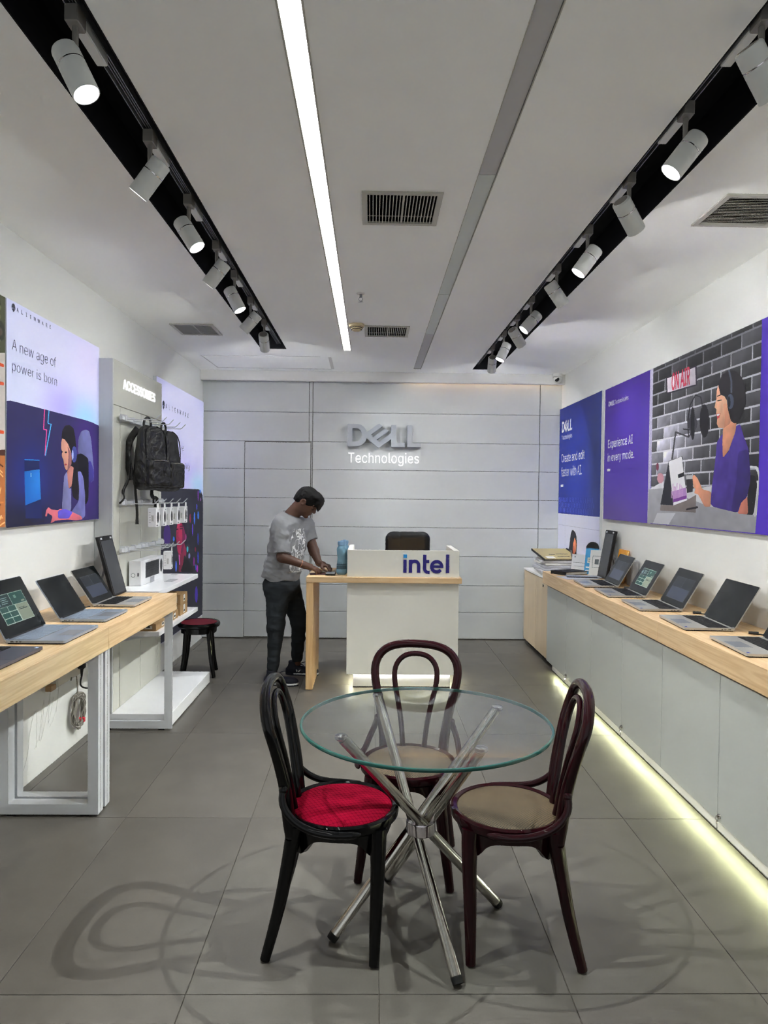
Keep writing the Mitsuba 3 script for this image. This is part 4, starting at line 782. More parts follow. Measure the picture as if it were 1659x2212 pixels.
for g in (gi, gn, gt, ge, gl): obj(k, 'logo_letter', xf(ext(g, .006), rot([1, 0, 0], 90), [.262, 5.6395, .945]), 'intel_blue')
obj(k, 'logo_dot', xf(ext(sbox(0, .118, w_ + .002, .146), .006), rot([1, 0, 0], 90), [.262, 5.6395, .945]), 'intel_sky')
m = letters('TM', .006, .001); obj(k, 'trademark', xf(m, rot([1, 0, 0], 90), [.617, 5.632, 1.058]), 'letter_grey')
k = thing('desk_glow_light', 'glowing strip light under the reception desk', 'light strip')
obj(k, 'strip', cat_([bx(-.15, .67, 5.675, 5.69, .1155, .1172), bx(-.165, -.15, 5.68, 6.2, .1155, .1172), bx(.675, .69, 5.68, 6.2, .1155, .1172)]), 'white_lam', emitter=emit([DESK_GLOW * .95, DESK_GLOW * .93, DESK_GLOW * .66]))

# office chair behind the desk
k = thing('office_chair', 'black leather office chair behind the reception desk', 'chair'); cx, cy = .345, 6.62
def backf(p):
    q = p - np.array([cx, cy, 0]); w = .212 - .02 * np.clip((1.0 - q[:, 2]) / .5, 0, 1); yo = q[:, 1] + .10 * np.clip((q[:, 2] - .9) / .3, -1, 1) ** 2 * .3
    d = np.abs(np.c_[q[:, 0], yo, q[:, 2] - .915]) - np.c_[w - .075, np.full(len(p), .012), np.full(len(p), .315 - .075)]
    out = np.linalg.norm(np.maximum(d * np.array([1, 2.2, 1]), 0), axis=1) - .072
    return out + .006 * np.exp(-((np.abs(q[:, 0]) - .075) / .006) ** 2)
obj(k, 'backrest', snets(backf, (cx - .25, cy - .1, .58), (cx + .25, cy + .1, 1.26), .011), 'leather', True)
for x in (-.075, .075): obj(k, 'seam', tube(smoothline([[cx + x, cy - .036, z] for z in np.linspace(.70, 1.19, 8)] , 20), .0035, 6), 'black_gloss', True)
obj(k, 'seat', snets(lambda p: sd_box(p, (cx, cy - .26, .47), (.245, .24, .055), .05), (cx - .28, cy - .55, .39), (cx + .28, cy + .02, .55), .014), 'leather', True)
obj(k, 'back_bracket', bx(cx - .03, cx + .03, cy - .3, cy + .06, .40, .42, .004), 'black_matte'); obj(k, 'back_bracket', bx(cx - .03, cx + .03, cy + .035, cy + .055, .40, .75, .004), 'black_matte')
obj(k, 'gas_column', cyl([cx, cy - .26, .09], [cx, cy - .26, .41], .026, 16), 'black_matte', 40)
for i in range(5):
    a = math.radians(72 * i + 18); e = np.array([cx + .3 * math.cos(a), cy - .26 + .3 * math.sin(a), .075])
    b = obj(k, 'base_arm', tube([[cx, cy - .26, .1], e], [.028, .016], 10), 'black_matte', 40)
    obj(b, 'caster', xf(lathe([(0, -.02), (.024, -.02), (.03, -.014), (.03, .014), (.024, .02), (0, .02)], 16), rot([1, 0, 0], 90), [e[0], e[1], .03]), 'black_matte', 40)
for s in (-1, 1):
    obj(k, 'armrest', tube(smoothline([[cx + s * .24, cy - .36, .46], [cx + s * .29, cy - .36, .58], [cx + s * .28, cy - .24, .655], [cx + s * .27, cy - .10, .65], [cx + s * .2, cy + .02, .62]], 20), .017, 10), 'black_gloss', True)
# ------------------------------------------------------------------ laptops
def quadmap(o, ex, ey, en): return lambda a, b, h: np.asarray(o) + np.outer(a, ex) + np.outer(b, ey) + np.outer(h, en)
def laptop(label, hx, y, zt, ang, w, d, lidlen, lidx, shell, keys, screen, group=None, sticker=(70, 90, 150), clip=None):
    """hx, y: middle of the hinge; ang: direction of the front edge in degrees; lidx: how far the lid's top leans back."""
    k = thing('laptop', label, 'laptop', group)
    M = trimesh.transformations.rotation_matrix(math.radians(ang), [0, 0, 1]); M[:3, 3] = [hx, y, zt]
    P = lambda m: xf(m, M); hw = w / 2; th = .0165
    base = m3.CrossSection([[(0, -hw + .004), (d - .012, -hw), (d, -hw + .012), (d, hw - .012), (d - .012, hw), (0, hw - .004)]])
    def slab(z0, z1, ins=0): return xf(ext(sbox(ins, -hw + ins, d - ins, hw - ins).buffer(-.008).buffer(.008, quad_segs=3), z1 - z0), [0, 0, z0])
    obj(k, 'bottom_case', P(slab(.0, .0055, .006)), 'black_matte'); obj(k, 'palm_rest', P(slab(.0055, th)), shell)
    kb0, kb1, kw = .028, .028 + .098, hw - .018
    obj(k, 'key_well', P(bx(kb0 - .003, kb1 + .003, -kw - .002, kw + .002, th - .0005, th + .0003)), keys if keys == 'key_black' else 'lamp_dark')
    ks = []
    for r in range(6):
        x0, x1 = kb0 + r * .0165 + .0012, kb0 + (r + 1) * .0165 - .0012; n = 15 if r < 5 else 11
        e = np.linspace(-kw, kw, n + 1)
        for a, b in zip(e[:-1], e[1:]): ks.append(bx(x0, x1, a + .0012, b - .0012, th, th + .0018))
    obj(k, 'keyboard', P(cat_(ks)), keys, kind='stuff')
    obj(k, 'touchpad', P(bx(d - .087, d - .012, -.062, .062, th - .0004, th + .0004)), shell if shell == 'alu_slate' else 'alu_pad')
    for s in (-1, 1):
        obj(k, 'ports', P(cat_([bx(.022 + q, .022 + q + l, s * (hw - .0015), s * (hw + .0004), .0085, .0125) for q, l in ((0, .014), (.024, .008), (.040, .008))])), 'black_matte')
    if sticker: paint(k, 'sticker', P(bx(d - .022, d - .010, hw - .034, hw - .016, th, th + .0004)), sticker)
    lz = math.sqrt(max(lidlen ** 2 - lidx ** 2, 1e-6)); up = np.array([-lidx, 0, lz]) / lidlen; nrm = np.array([lz, 0, lidx]) / lidlen
    L = np.eye(4); L[:3, 0], L[:3, 1], L[:3, 2], L[:3, 3] = [0, 1, 0], up, nrm, [.004, 0, th]
    Q = lambda m: xf(m, L, M)
    rr = sbox(-hw, .002, hw, lidlen).buffer(-.009).buffer(.009, quad_segs=3)
    obj(k, 'lid', Q(xf(ext(rr, .0055), [0, 0, -.0055])), shell)
    sc = obj(k, 'screen', Q(xf(ext(rr.buffer(-.002), .0012), [0, 0, 0])), 'screen_glass')
    obj(k, 'hinge', P(tube([[.001, -hw + .03, th + .001], [.001, hw - .03, th + .001]], .0048, 10)), 'black_matte', 40)
    if screen:
        s = 1 if math.cos(math.radians(ang)) > 0 else 1
        def place(a, b, h): return trimesh.transform_points(trimesh.transform_points(np.c_[a, b, .0016 + h], L), M)
        m, c = flatprint([(affinity.scale(affinity.translate(g, -.5, 0), w * .94, lidlen * .96, origin=(0, 0)), col) for g, col in screen], place, 1.0, .00012)
        obj(sc, 'display', m, 'screen_print', color=c)
    return k
mat('alu_pad', (138, 142, 150), .28, .5, metallic=.5)
def spec_sheet(bright):
    d = lambda c: tuple(np.array(c) * bright)
    x0, x1, z0, z1 = .15, .86, .22, .78; ln = d((150, 168, 158)); dk, gr, lt = d((26, 42, 44)), d((30, 62, 58)), d((120, 128, 112))
    L = [(sbox(x0, z0, x1, z1), ln), (sbox(x0 + .01, .55, .50, z1 - .01), dk), (sbox(.51, .55, x1 - .01, z1 - .01), gr), (sbox(.55, z0 + .01, x1 - .01, .54), lt)]
    for i in range(3):
        for j in range(2): L.append((sbox(x0 + .012 + j * .19, z0 + .015 + i * .108, x0 + .19 + j * .19, z0 + .108 + i * .108), gr))
    for i in range(4): L.append((sbox(.27, .70 - i * .035, .44 - .03 * (i % 2), .715 - i * .035), d((110, 130, 130))))
    L += [(sbox(.17, .58, .205, .70), d((120, 140, 150))), (sbox(.215, .58, .225, .70), d((120, 140, 150))), (sbox(.74, .57, .82, .60), lt), (sbox(.59, .43, .80, .445), dk), (sbox(.59, .46, .74, .47), dk), (sbox(.60, .66, .66, .72), d((90, 120, 110)))]
    return L
def dim_sheet(b):
    d = lambda c: tuple(np.array(c) * b)
    return [(sbox(.12, .16, .9, .80), d((62, 66, 76))), (sbox(.13, .5, .5, .79), d((36, 40, 46))), (sbox(.51, .5, .89, .79), d((32, 37, 42))), (sbox(.13, .17, .89, .49), d((54, 60, 76)))]
GL, GR = 'laptops on the left display tables', 'laptops on the right wall counter'
laptop('dark slate laptop cut by the left edge of the photo', -1.60, 2.745, .905, 0, .36, .25, .24, .12, 'alu_slate', 'key_black', None, GL, (170, 190, 220))
laptop('blue-grey laptop with a green spec sheet on its screen, left side', -1.565, 3.225, .905, 0, .375, .255, .265, .125, 'alu_blue', 'key_blue', spec_sheet(.95), GL, (190, 200, 215))
laptop('blue-grey laptop with a blank dark screen, second on the left', -1.562, 3.72, .905, 0, .322, .232, .228, .122, 'alu_blue', 'key_blue', None, GL, (190, 200, 215))
laptop('silver laptop with black keys in front of the leaning black panel on the left table', -1.588, 4.20, .905, 0, .325, .242, .228, .125, 'alu_silver', 'key_black', dim_sheet(.9), GL, (230, 232, 240))
rl = [('farthest laptop on the right counter, beside the leaning black panel', 5.41, dim_sheet(1.15)), ('laptop with a pale green screen sheet, second from the far end of the counter', 4.885, spec_sheet(1.25)),
      ('laptop with a dim blue grid on its screen, middle of the right counter', 4.325, dim_sheet(1.0)), ('silver laptop with a blank black screen on the right counter', 3.725, None), ('nearest laptop on the right counter, cut by the right edge of the photo', 3.13, None)]
for lb, y, scn in rl: laptop(lb, 1.868, y, .889, 180 - 4.0, .395, .252, .245, .122, 'alu_silver', 'key_black', scn, GR, (60, 66, 150) if y < 5.2 else None)

# leaning black display panels
def lean_panel(label, xb, xt, y0, y1, z0, z1, s):
    k = thing('leaning_panel', label, 'display panel')
    up = np.array([xt - xb, 0, z1 - z0]); L = np.linalg.norm(up); up /= L; n = np.cross(up, [0, 1, 0]) * -1; n = n if n[0] * s > 0 else -n; yv = np.cross(n, up) * -1
    M = np.eye(4); M[:3, 0], M[:3, 1], M[:3, 2], M[:3, 3] = np.cross(up, n), up, n, [xb, (y0 + y1) / 2, z0 + .007]; w = (y1 - y0) / 2
    obj(k, 'frame', xf(bx(-w, w, 0, L, -.022, 0, .003), M), 'black_matte')
    obj(k, 'screen', xf(bx(-w + .014, w - .014, .012, L - .03, -.001, .0012), M), 'screen_dim')
    for a in (-w + .02, w - .045): paint(k, 'tag', xf(bx(a, a + .028, L - .022, L - .010, 0, .001), M), (190, 192, 200))
    b0 = np.array([xb - s * .02, 0, z0]); h = np.array([xb + (xt - xb) * .7 - s * .022, 0, z0 + (z1 - z0) * .7]); f = np.array([xb - s * .17, 0, z0])
    strut = Polygon([(h[0], h[2]), (h[0] + s * .012, h[2] - .03), (f[0] + s * .016, z0), (f[0], z0)])
    obj(k, 'easel_leg', xf(ext(strut, .05), rot([1, 0, 0], 90), [0, (y0 + y1) / 2 + .025, 0]), 'grey_strip')
mat('screen_dim', (46, 48, 53), .12, .35)
lean_panel('tall black display panel leaning at the end of the left table', -1.60, -1.70, 4.42, 4.645, .905, 1.277, 1)
lean_panel('tall black display panel leaning on the right counter behind the farthest laptop', 1.925, 1.995, 5.72, 5.945, .889, 1.285, -1)

# ------------------------------------------------------------------ things at the far end of the counter
k = thing('box_file', 'beige lever box file lying on top of the paper stack', 'box file'); RZ = rot([0, 0, 1], 4)
B = lambda m: xf(m, rot([1, 0, 0], 9), RZ, [1.825, 6.93, 1.004])
obj(k, 'cover', B(bx(-.175, .175, -.215, .215, -.004, .004, .001)), 'beige_card' if 'beige_card' in scene else mat('beige_card', (176, 160, 118), .7, .2)); obj(k, 'spine', B(bx(-.179, -.173, -.215, .215, -.016, .004, .001)), 'black_matte')
paint(k, 'label', B(bx(-.14, -.06, -.20, -.12, .004, .0046)), (222, 220, 214)); paint(k, 'stamp', B(cat_([bx(-.02, .10, -.14, -.12, .004, .0046), bx(.0, .12, -.03, -.01, .004, .0046), bx(-.08, -.02, -.06, -.03, .004, .0046)])), (96, 88, 66))
for i in range(6):
    a = r2.uniform(-5, 5); z = .8085 + i * .0245
    paint(None, 'document_bundle', xf(bx(-.165 + r2.uniform(-.012, .012), .165, -.205, .205 + r2.uniform(-.02, .02), 0, .0235, .004), rot([0, 0, 1], a), [1.825, 6.93, z]), r2.choice([(214, 212, 208), (196, 194, 196), (184, 184, 190), (222, 220, 214)]))
    kk = [q for q in taken if q.startswith('document_bundle')]; kk = max(kk, key=lambda q: (len(q), q)); tag(kk, ['lowest', 'second lowest', 'third lowest', 'third highest', 'second highest', 'topmost'][i] + ' bundle of grey-white papers in the stack under the beige box file', 'papers', 'paper bundles under the box file')
k = thing('pen_cup', 'small white pen cup with a grey pen beside the paper stack', 'cup'); c = np.array([1.945, 6.60, .808])
obj(k, 'cup', xf(lathe([(0, 0), (.036, 0), (.040, .002), (.043, .15), (.040, .15), (.037, .006), (0, .006)], 24), c), 'white_gloss', 40)
obj(k, 'band', xf(lathe([(.0415, .088), (.0424, .088), (.0424, .092), (.0415, .092)], 24), c), 'panel_grey')
single('marker_pen', tube([c + [-.008, 0, .01], c + [-.055, .02, .255]], .0065, 10), 'lamp_dark', 'grey pen standing in the white pen cup', 'pen', 40)
k = thing('notebook', 'thick black notebook at the far end of the right counter', 'notebook'); NB = lambda m: xf(m, rot([0, 0, 1], 28), [1.755, 6.17, .889])
obj(k, 'cover', cat_([NB(bx(-.13, .13, -.095, .095, .026, .030, .001)), NB(bx(-.13, .13, -.095, .095, 0, .004, .001)), NB(bx(-.133, -.129, -.095, .095, 0, .030))]), 'black_matte'); paint(k, 'pages', NB(bx(-.127, .124, -.09, .09, .004, .026)), (206, 204, 198))
for i, (x, y, a, col, g) in enumerate([(1.74, 5.87, 10, (196, 198, 204), 'pale paper sheet lying before the black notebook'), (1.80, 5.90, -8, (150, 156, 168), 'grey folded leaflet on the paper sheet')]):
    k = thing('paper_sheet', g, 'paper'); paint(k, 'sheet', xf(bx(-.145, .145, -.105 + i * .05, .105 - i * .05, 0, .003 + .006 * i, .001), rot([0, 0, 1], a), [x, y, .889 + .0035 * i]), col)
    if i: paint(k, 'edge', xf(bx(-.145, .10, -.056, -.052, .001, .0085), rot([0, 0, 1], a), [x, y, .8925]), (28, 30, 40))
k = thing('green_card_holder', 'small green holder at the corner of the counter by the paper stack', 'holder')
paint(k, 'body', xf(bx(-.05, .05, -.022, .022, 0, .028, .004), rot([0, 0, 1], 10), [1.70, 6.49, .808]), (112, 150, 70)); paint(k, 'clip', xf(bx(-.03, .04, -.008, .008, .028, .034, .002), rot([0, 0, 1], 10), [1.70, 6.49, .808]), (30, 34, 30))
def card(name, label, x, y, w, h, ang, tilt, col, parts=(), th=.004, z=.889):
    k = thing(name, label, 'card'); M = [rot([1, 0, 0], 90 - tilt), rot([0, 0, 1], ang), [x, y, z]]
    off = w / 2 * 0
    obj(k, 'board', xf(ext(sbox(-w / 2, 0, w / 2, h).buffer(-.003).buffer(.003), th), *M), 'paint', color=None) if False else paint(k, 'board', xf(bx(-w / 2, w / 2, 0, h, 0, th, .001), *M), col)
    for n, a, b, c0, d, cc in parts: paint(k, n, xf(bx(a, b, c0, d, th, th + .001), *M), cc)
    obj(k, 'foot', xf(bx(-w / 2 + .01, w / 2 - .01, 0, .003, -.05, th, .001), rot([1, 0, 0], 90), rot([0, 0, 1], ang), [x, y, z]), 'white_gloss')
    return k
card('white_card', 'white printed card standing beside the blue card', 1.89, 6.33, .17, .16, -42, 12, (214, 216, 220), [('print', -.075, .075, .082, .085, (120, 130, 130)), ('print', -.06, .04, .05, .053, (150, 156, 160)), ('mark', -.06, -.05, .13, .142, (110, 120, 130))])
k = card('blue_card', 'blue and white information card with a black rounded top', 1.925, 6.13, .115, .235, -38, 12, (66, 146, 196), [('code_panel', -.035, .045, .10, .15, (206, 212, 206)), ('lettering', -.045, .035, .055, .068, (228, 236, 244)), ('lettering', -.045, .045, .030, .038, (228, 236, 244)), ('code', -.025, .03, .112, .118, (60, 70, 74)), ('code', -.025, .03, .128, .136, (60, 70, 74)), ('swoosh', -.01, .05, .175, .192, (200, 226, 240))])
obj(k, 'top', xf(ext(Point(0, .232).buffer(.058).intersection(sbox(-.06, .226, .06, .3)), .004), rot([1, 0, 0], 78), rot([0, 0, 1], -38), [1.925, 6.13, .889]), 'black_matte')
card('white_card', 'white framed code card between the blue card and the black panel', 1.935, 6.02, .12, .225, -38, 12, (220, 222, 220), [('frame_line', -.035, .04, .17, .174, (120, 130, 130)), ('frame_line', -.035, .04, .07, .074, (120, 130, 130)), ('frame_line', -.036, -.033, .07, .174, (120, 130, 130)), ('frame_line', .038, .041, .07, .174, (120, 130, 130)), ('code', -.015, .02, .10, .145, (90, 98, 100))])
k = thing('orange_folder', 'orange folder standing behind the leaning black panel on the right counter', 'folder')
paint(k, 'cover', xf(bx(-.012, .012, -.09, .09, 0, .26, .004), rot([0, 1, 0], 9), [1.99, 5.60, .891]), (218, 150, 50)); paint(k, 'pages', xf(bx(-.006, .006, -.092, .088, .006, .254, .002), rot([0, 1, 0], 9), [1.99, 5.60, .891]), (240, 200, 130))
single('power_box', xf(bx(-.03, .03, -.05, .05, 0, .20, .008), [2.012, 5.36, .889]), 'grey_strip', 'grey box against the wall behind the farthest right laptop', 'box')
def cord(label, pts, r=.003, m='cord_black', name='charger_cable', plug=None):
    k = thing(name, label, 'cord'); obj(k, 'cable', tube(smoothline(pts, 44), r, 7), m, True)
    if plug is not None: obj(k, 'plug', tube(plug, .007, 8), 'cord_black', 40)
zc = .8925
cord('thin black cord behind the farthest right laptop', [[1.90, 5.20, zc], [1.95, 5.17, zc], [1.97, 5.10, zc], [2.02, 5.06, zc], [2.03, 5.14, zc], [2.04, 5.16, zc]], plug=[[1.89, 5.205, zc + .005], [1.92, 5.19, zc + .005]])
for y, lb in ((4.08, 'black cord plugged in between the middle laptop and the blank black one'), (3.47, 'black cord plugged into the laptop nearest the right edge of the photo')):
    cord(lb, [[1.895, y, zc], [1.93, y - .02, zc], [1.95, y - .04, zc], [1.94, y - .09, zc], [1.97, y - .14, zc], [2.03, y - .2, zc]], plug=[[1.89, y, zc + .005], [1.93, y - .02, zc + .005]])
zc = .9085
cord('black cord and plug behind the silver laptop on the left table', [[-1.60, 4.04, zc], [-1.66, 4.0, zc], [-1.69, 4.04, zc + .004], [-1.66, 4.10, zc], [-1.74, 4.12, zc], [-1.78, 4.07, zc]], .0035, plug=[[-1.64, 3.985, zc + .008], [-1.70, 4.05, zc + .008]])
cord('black cord behind the spec sheet laptop at the left edge', [[-1.62, 3.0, zc], [-1.70, 3.05, zc], [-1.75, 3.0, zc], [-1.79, 3.02, zc]], .0035)

# ------------------------------------------------------------------ cables and socket under the left table
k = thing('hanging_plug', 'black plug adapter hanging on its lead below the left table', 'plug')
obj(k, 'adapter', xf(bx(-.02, .02, -.018, .018, -.04, .04, .006), [-1.70, 4.17, .56]), 'black_matte'); obj(k, 'strain_relief', tube([[-1.70, 4.17, .525], [-1.70, 4.17, .47]], [.010, .005], 10), 'black_matte', 40)
obj(k, 'lead', tube(smoothline([[-1.70, 4.17, .475], [-1.702, 4.165, .42], [-1.69, 4.19, .40], [-1.66, 4.25, .40], [-1.65, 4.27, .43], [-1.66, 4.25, .45]], 30), .005, 8), 'cord_black', True)
obj(k, 'upper_lead', tube(smoothline([[-1.70, 4.17, .60], [-1.71, 4.17, .7], [-1.72, 4.16, .794]], 10), .005, 8), 'cord_black', True)
cord('loose black cable end sticking out beside the near table leg', [[-1.78, 4.50, .50], [-1.745, 4.53, .455], [-1.715, 4.55, .425], [-1.715, 4.555, .395], [-1.735, 4.54, .38], [-1.705, 4.57, .368], [-1.70, 4.57, .345], [-1.73, 4.54, .332]], .006)
k = thing('cable_coil', 'coil of grey cable hanging on the wall below the left table', 'cable')
for i in range(9):
    a = i * .006; t = np.linspace(0, 2 * PI, 40, endpoint=False)
    obj(k, 'loop', tube(np.c_[-1.79 + .012 * np.sin(3 * t + i) + .004 * (i % 3), 4.335 + (.055 + a * .6) * np.sin(t) + .012 * math.sin(i * 2.1), .218 - (.092 + .004 * (i % 4)) * np.cos(t) + .008 * math.cos(i)], .0045, 6, closed=True), 'cord_grey', True)
obj(k, 'tail', tube(smoothline([[-1.79, 4.33, .31], [-1.785, 4.31, .40], [-1.78, 4.27, .50]], 12), .0035, 6), 'cord_grey', True)
paint(k, 'tape', bx(-1.80, -1.765, 4.37, 4.39, .135, .165, .003), (190, 50, 60))
k = thing('wall_socket_box', 'beige socket box on the wall right under the left table', 'socket box')
obj(k, 'box', bx(WL + .001, -1.76, 3.98, 4.34, .455, .53, .004), 'unit_panel'); paint(k, 'lid', bx(-1.76, -1.756, 3.985, 4.335, .46, .525, .001), (196, 190, 176)); paint(k, 'screw', bx(-1.757, -1.753, 4.15, 4.16, .452, .47), (60, 56, 50)); paint(k, 'end_piece', bx(-1.80, -1.765, 3.92, 3.98, .45, .48, .002), (150, 120, 84))
# pencil scribbles on the wall
mat('pencil', (206, 206, 202), .8, .1)
for i, pts in enumerate(([(3.62, .10), (3.60, .18), (3.66, .07), (3.74, .12), (3.80, .30), (3.84, .36), (3.86, .16)], [(3.84, .16), (3.90, .22), (3.95, .40), (3.90, .18), (3.98, .30), (4.03, .42), (4.0, .25), (4.07, .38)], [(4.02, .22), (4.1, .30), (4.14, .43), (4.1, .28)])):
    m = tube(smoothline([[WL + .0005, a, b] for a, b in pts], 40), .0016, 5); obj('wall_left', 'scribble', m, 'pencil')

# ------------------------------------------------------------------ on the accessories unit
def backpack(label, x, y, ztop, ang, strap):
    k = thing('backpack', label, 'backpack', 'black backpacks on the hook rail'); M = [rot([0, 0, 1], ang), [x, y, ztop]]
    w, h, t = .128, .46, .066
    def f(p):
        z = p[:, 2]; tz = np.clip(-z / h, 0, 1); ww = w * (.80 + .22 * np.sin(np.clip(tz * 1.5, 0, 1) * PI / 2)); tt = t * (.62 + .45 * tz)
        q = np.c_[np.abs(p[:, 0] - .01) - (tt - .05), np.abs(p[:, 1]) - (ww - .06), np.abs(z + h / 2) - (h / 2 - .06)]
        d = np.linalg.norm(np.maximum(q, 0), axis=1) + np.minimum(q.max(1), 0) - .055
        return d + .007 * (meshkit.fbm(p * 16 + x * 9, 3, 4) - .5)
    obj(k, 'body', xf(snets(f, (-.11, -.19, -.48), (.13, .19, .02), .0075), *M), 'bag_fabric', True)
    def g(p):
        q = np.c_[np.abs(p[:, 0] - .072) - .012, np.abs(p[:, 1]) - .085, np.abs(p[:, 2] + .335) - .075]
        d = np.linalg.norm(np.maximum(q, 0), axis=1) + np.minimum(q.max(1), 0) - .02
        return d + .006 * (meshkit.fbm(p * 20 + x, 3, 9) - .5)
    pk = obj(k, 'front_pocket', xf(snets(g, (.03, -.125, -.45), (.125, .125, -.22), .0065), *M), 'bag_fabric', True)
    obj(pk, 'zip', xf(tube(smoothline([[.095, -.09, -.252], [.106, 0, -.250], [.095, .09, -.252]], 12), .004, 6), *M), 'steel', True)
    for s in (-1, 1): obj(k, 'zip', xf(tube(smoothline([[.062, s * .10, -.24], [.058, s * .105, -.12], [.045, s * .085, -.04], [.035, s * .03, -.012]], 16), .0035, 6), *M), 'black_gloss', True)
    obj(k, 'handle', xf(tube(smoothline([[-.02, -.035, -.015], [-.02, -.028, .03], [-.018, 0, .05], [-.02, .028, .03], [-.02, .035, -.015]], 18), .008, 8), *M), 'bag_fabric', True)
    for s in (-1, 1): obj(k, 'shoulder_strap', xf(tube(smoothline([[-.05, s * .06, -.03], [-.11, s * .075, -.12], [-.115, s * .085, -.26], [-.07, s * .09, -.38]], 20), [.026] * 20, 10, flat=.38), *M), 'bag_fabric', True)
    for s, L in strap:
        e = xf(tube(smoothline([[-.05, s * .085, -.40], [-.045, s * .083, -.5], [-.04, s * .08, -.43 - L * .5], [-.035, s * .082, -.43 - L]], 14), [.012] * 11 + [.012, .015, .015], 8, flat=.3), *M); obj(k, 'webbing', e, 'bag_fabric', True)
    return k
b1 = backpack('front black backpack hanging nearest on the hook rail', -1.545, 4.935, 2.035, -24, [(-1, .26), (1, .12)])
b2 = backpack('rear black backpack hanging behind the first one', -1.520, 5.235, 2.028, -12, [(-1, .14)])
obj(b1, 'loose_strap', tube(smoothline([[-1.66, 4.88, 1.80], [-1.645, 4.82, 1.70], [-1.655, 4.79, 1.62], [-1.67, 4.77, 1.56], [-1.655, 4.75, 1.53], [-1.675, 4.72, 1.49]], 24), [.013] * 12 + [.02] * 6 + [.011] * 6, 8, flat=.5), 'bag_fabric', True)
def mouse_pack(label, x, y, z, group=None, ang=0):
    k = thing('mouse_pack', label, 'package', group); M = [rot([0, 0, 1], ang), [x, y, z]]
    obj(k, 'box', xf(bx(-.055, .0, -.043, .043, -.128, 0, .002), *M), 'white_gloss')
    def ov(c, r): return xf(ext(affinity.scale(Point(0, 0).buffer(1, quad_segs=6), *r), .001), rot([1, 0, 0], 90), rot([0, 0, 1], 90), [.0, *c])
    paint(k, 'mouse_picture', xf(ov((0, -.064), (.021, .038)), *M), (44, 44, 48)); paint(k, 'print', xf(cat_([bx(0, .0008, -.03, .0, -.121, -.113), bx(0, .0008, .012, .03, -.016, -.010)]), *M), (96, 96, 104))
    paint(k, 'small_print', xf(cat_([bx(-.047, -.036, -.0438, -.043, -.10 + i * .017, -.095 + i * .017) for i in range(5)] + [bx(-.030, -.016, -.0438, -.043, -.09, -.05)]), *M), (176, 176, 176))
    obj(k, 'hang_tab', xf(bx(-.003, 0, -.018, .018, -.002, .032), *M), 'white_gloss')
for i, (y, d) in enumerate(zip([4.80, 4.96, 5.13, 5.32, 5.52], [0, 1, 0, 1, 0])): mouse_pack(f'white mouse package, {ordn[i]} from the left in the hanging row of five', -1.445, y, 1.460, 'mouse packages in a row')
mouse_pack('single white mouse package hanging alone on the lowest hook rail', -1.445, 5.14, 1.140, None, 8)
k = thing('keyboard_box', 'white keyboard and mouse box on the upper shelf', 'box')
x0, x1, y0, y1, z0, z1 = -1.685, -1.60, 4.93, 5.45, .910, 1.085
obj(k, 'carton', bx(x0, x1, y0, y1, z0, z1, .003), 'white_gloss')
paint(k, 'keyboard_picture', bx(x1, x1 + .0008, 5.03, 5.345, .955, 1.065), (46, 48, 54)); paint(k, 'key_rows', cat_([bx(x1 + .0006, x1 + .0012, 5.04 + .027 * j, 5.062 + .027 * j, .962 + .0165 * i, .974 + .0165 * i) for i in range(6) for j in range(11)]), (30, 31, 36), kind='stuff')
m = ext(affinity.scale(Point(0, 0).buffer(1, quad_segs=6), .028, .05), .0009); paint(k, 'mouse_picture', xf(m, rot([1, 0, 0], 90), rot([0, 0, 1], 90), [x1, 5.40, 1.012]), (40, 42, 48))
paint(k, 'emblem', xf(ext(Point(0, 0).buffer(.015).difference(Point(0, 0).buffer(.0125)), .0008), rot([1, 0, 0], 90), [-1.655, y0, .985]), (60, 60, 66)); paint(k, 'tape', bx(x1, x1 + .0014, 5.14, 5.23, .910, .95), (176, 178, 184)); paint(k, 'emblem', xf(bx(-.006, .006, 0, .0008, -.012, .012), [x1 - .02, y0 - .0008, .99]), (80, 80, 88))
paint(k, 'price_tag', bx(-1.52, -1.455, 5.2, 5.36, .910, .9108), (172, 174, 178)); paint(k, 'price_tag', bx(-1.60, -1.55, 5.62, 5.70, .910, .9108), (176, 178, 182))
cart = [('flat brown carton at the near end of the lower shelf', 4.70, 4.95, .640, .69), ('flat brown carton in the middle of the lower shelf', 5.0, 5.24, .640, .70), ('lower brown carton of the pair under the upper shelf', 5.30, 5.50, .640, .725), ('upper brown carton of the pair under the upper shelf', 5.30, 5.50, .7255, .80)]
for lb, a, b, z0, z1 in cart:
    k = thing('carton', lb, 'carton', 'brown cartons on the lower shelf'); obj(k, 'box', bx(-1.62, -1.425, a, b, z0, z1, .002), mat('cardboard', (150, 122, 86), .8, .2))
    paint(k, 'label', cat_([bx(-1.425, -1.4242, b - .12, b - .07, z0 + .012, z1 - .012), bx(-1.50, -1.45, a - .0008, a, z0 + .015, z1 - .015)]), (214, 210, 202)); paint(k, 'print', cat_([bx(-1.4242, -1.4237, b - .112, b - .08, z0 + .02, z0 + .034), bx(-1.49, -1.465, a - .0014, a - .0008, z0 + .022, z0 + .04)]), (40, 38, 36))

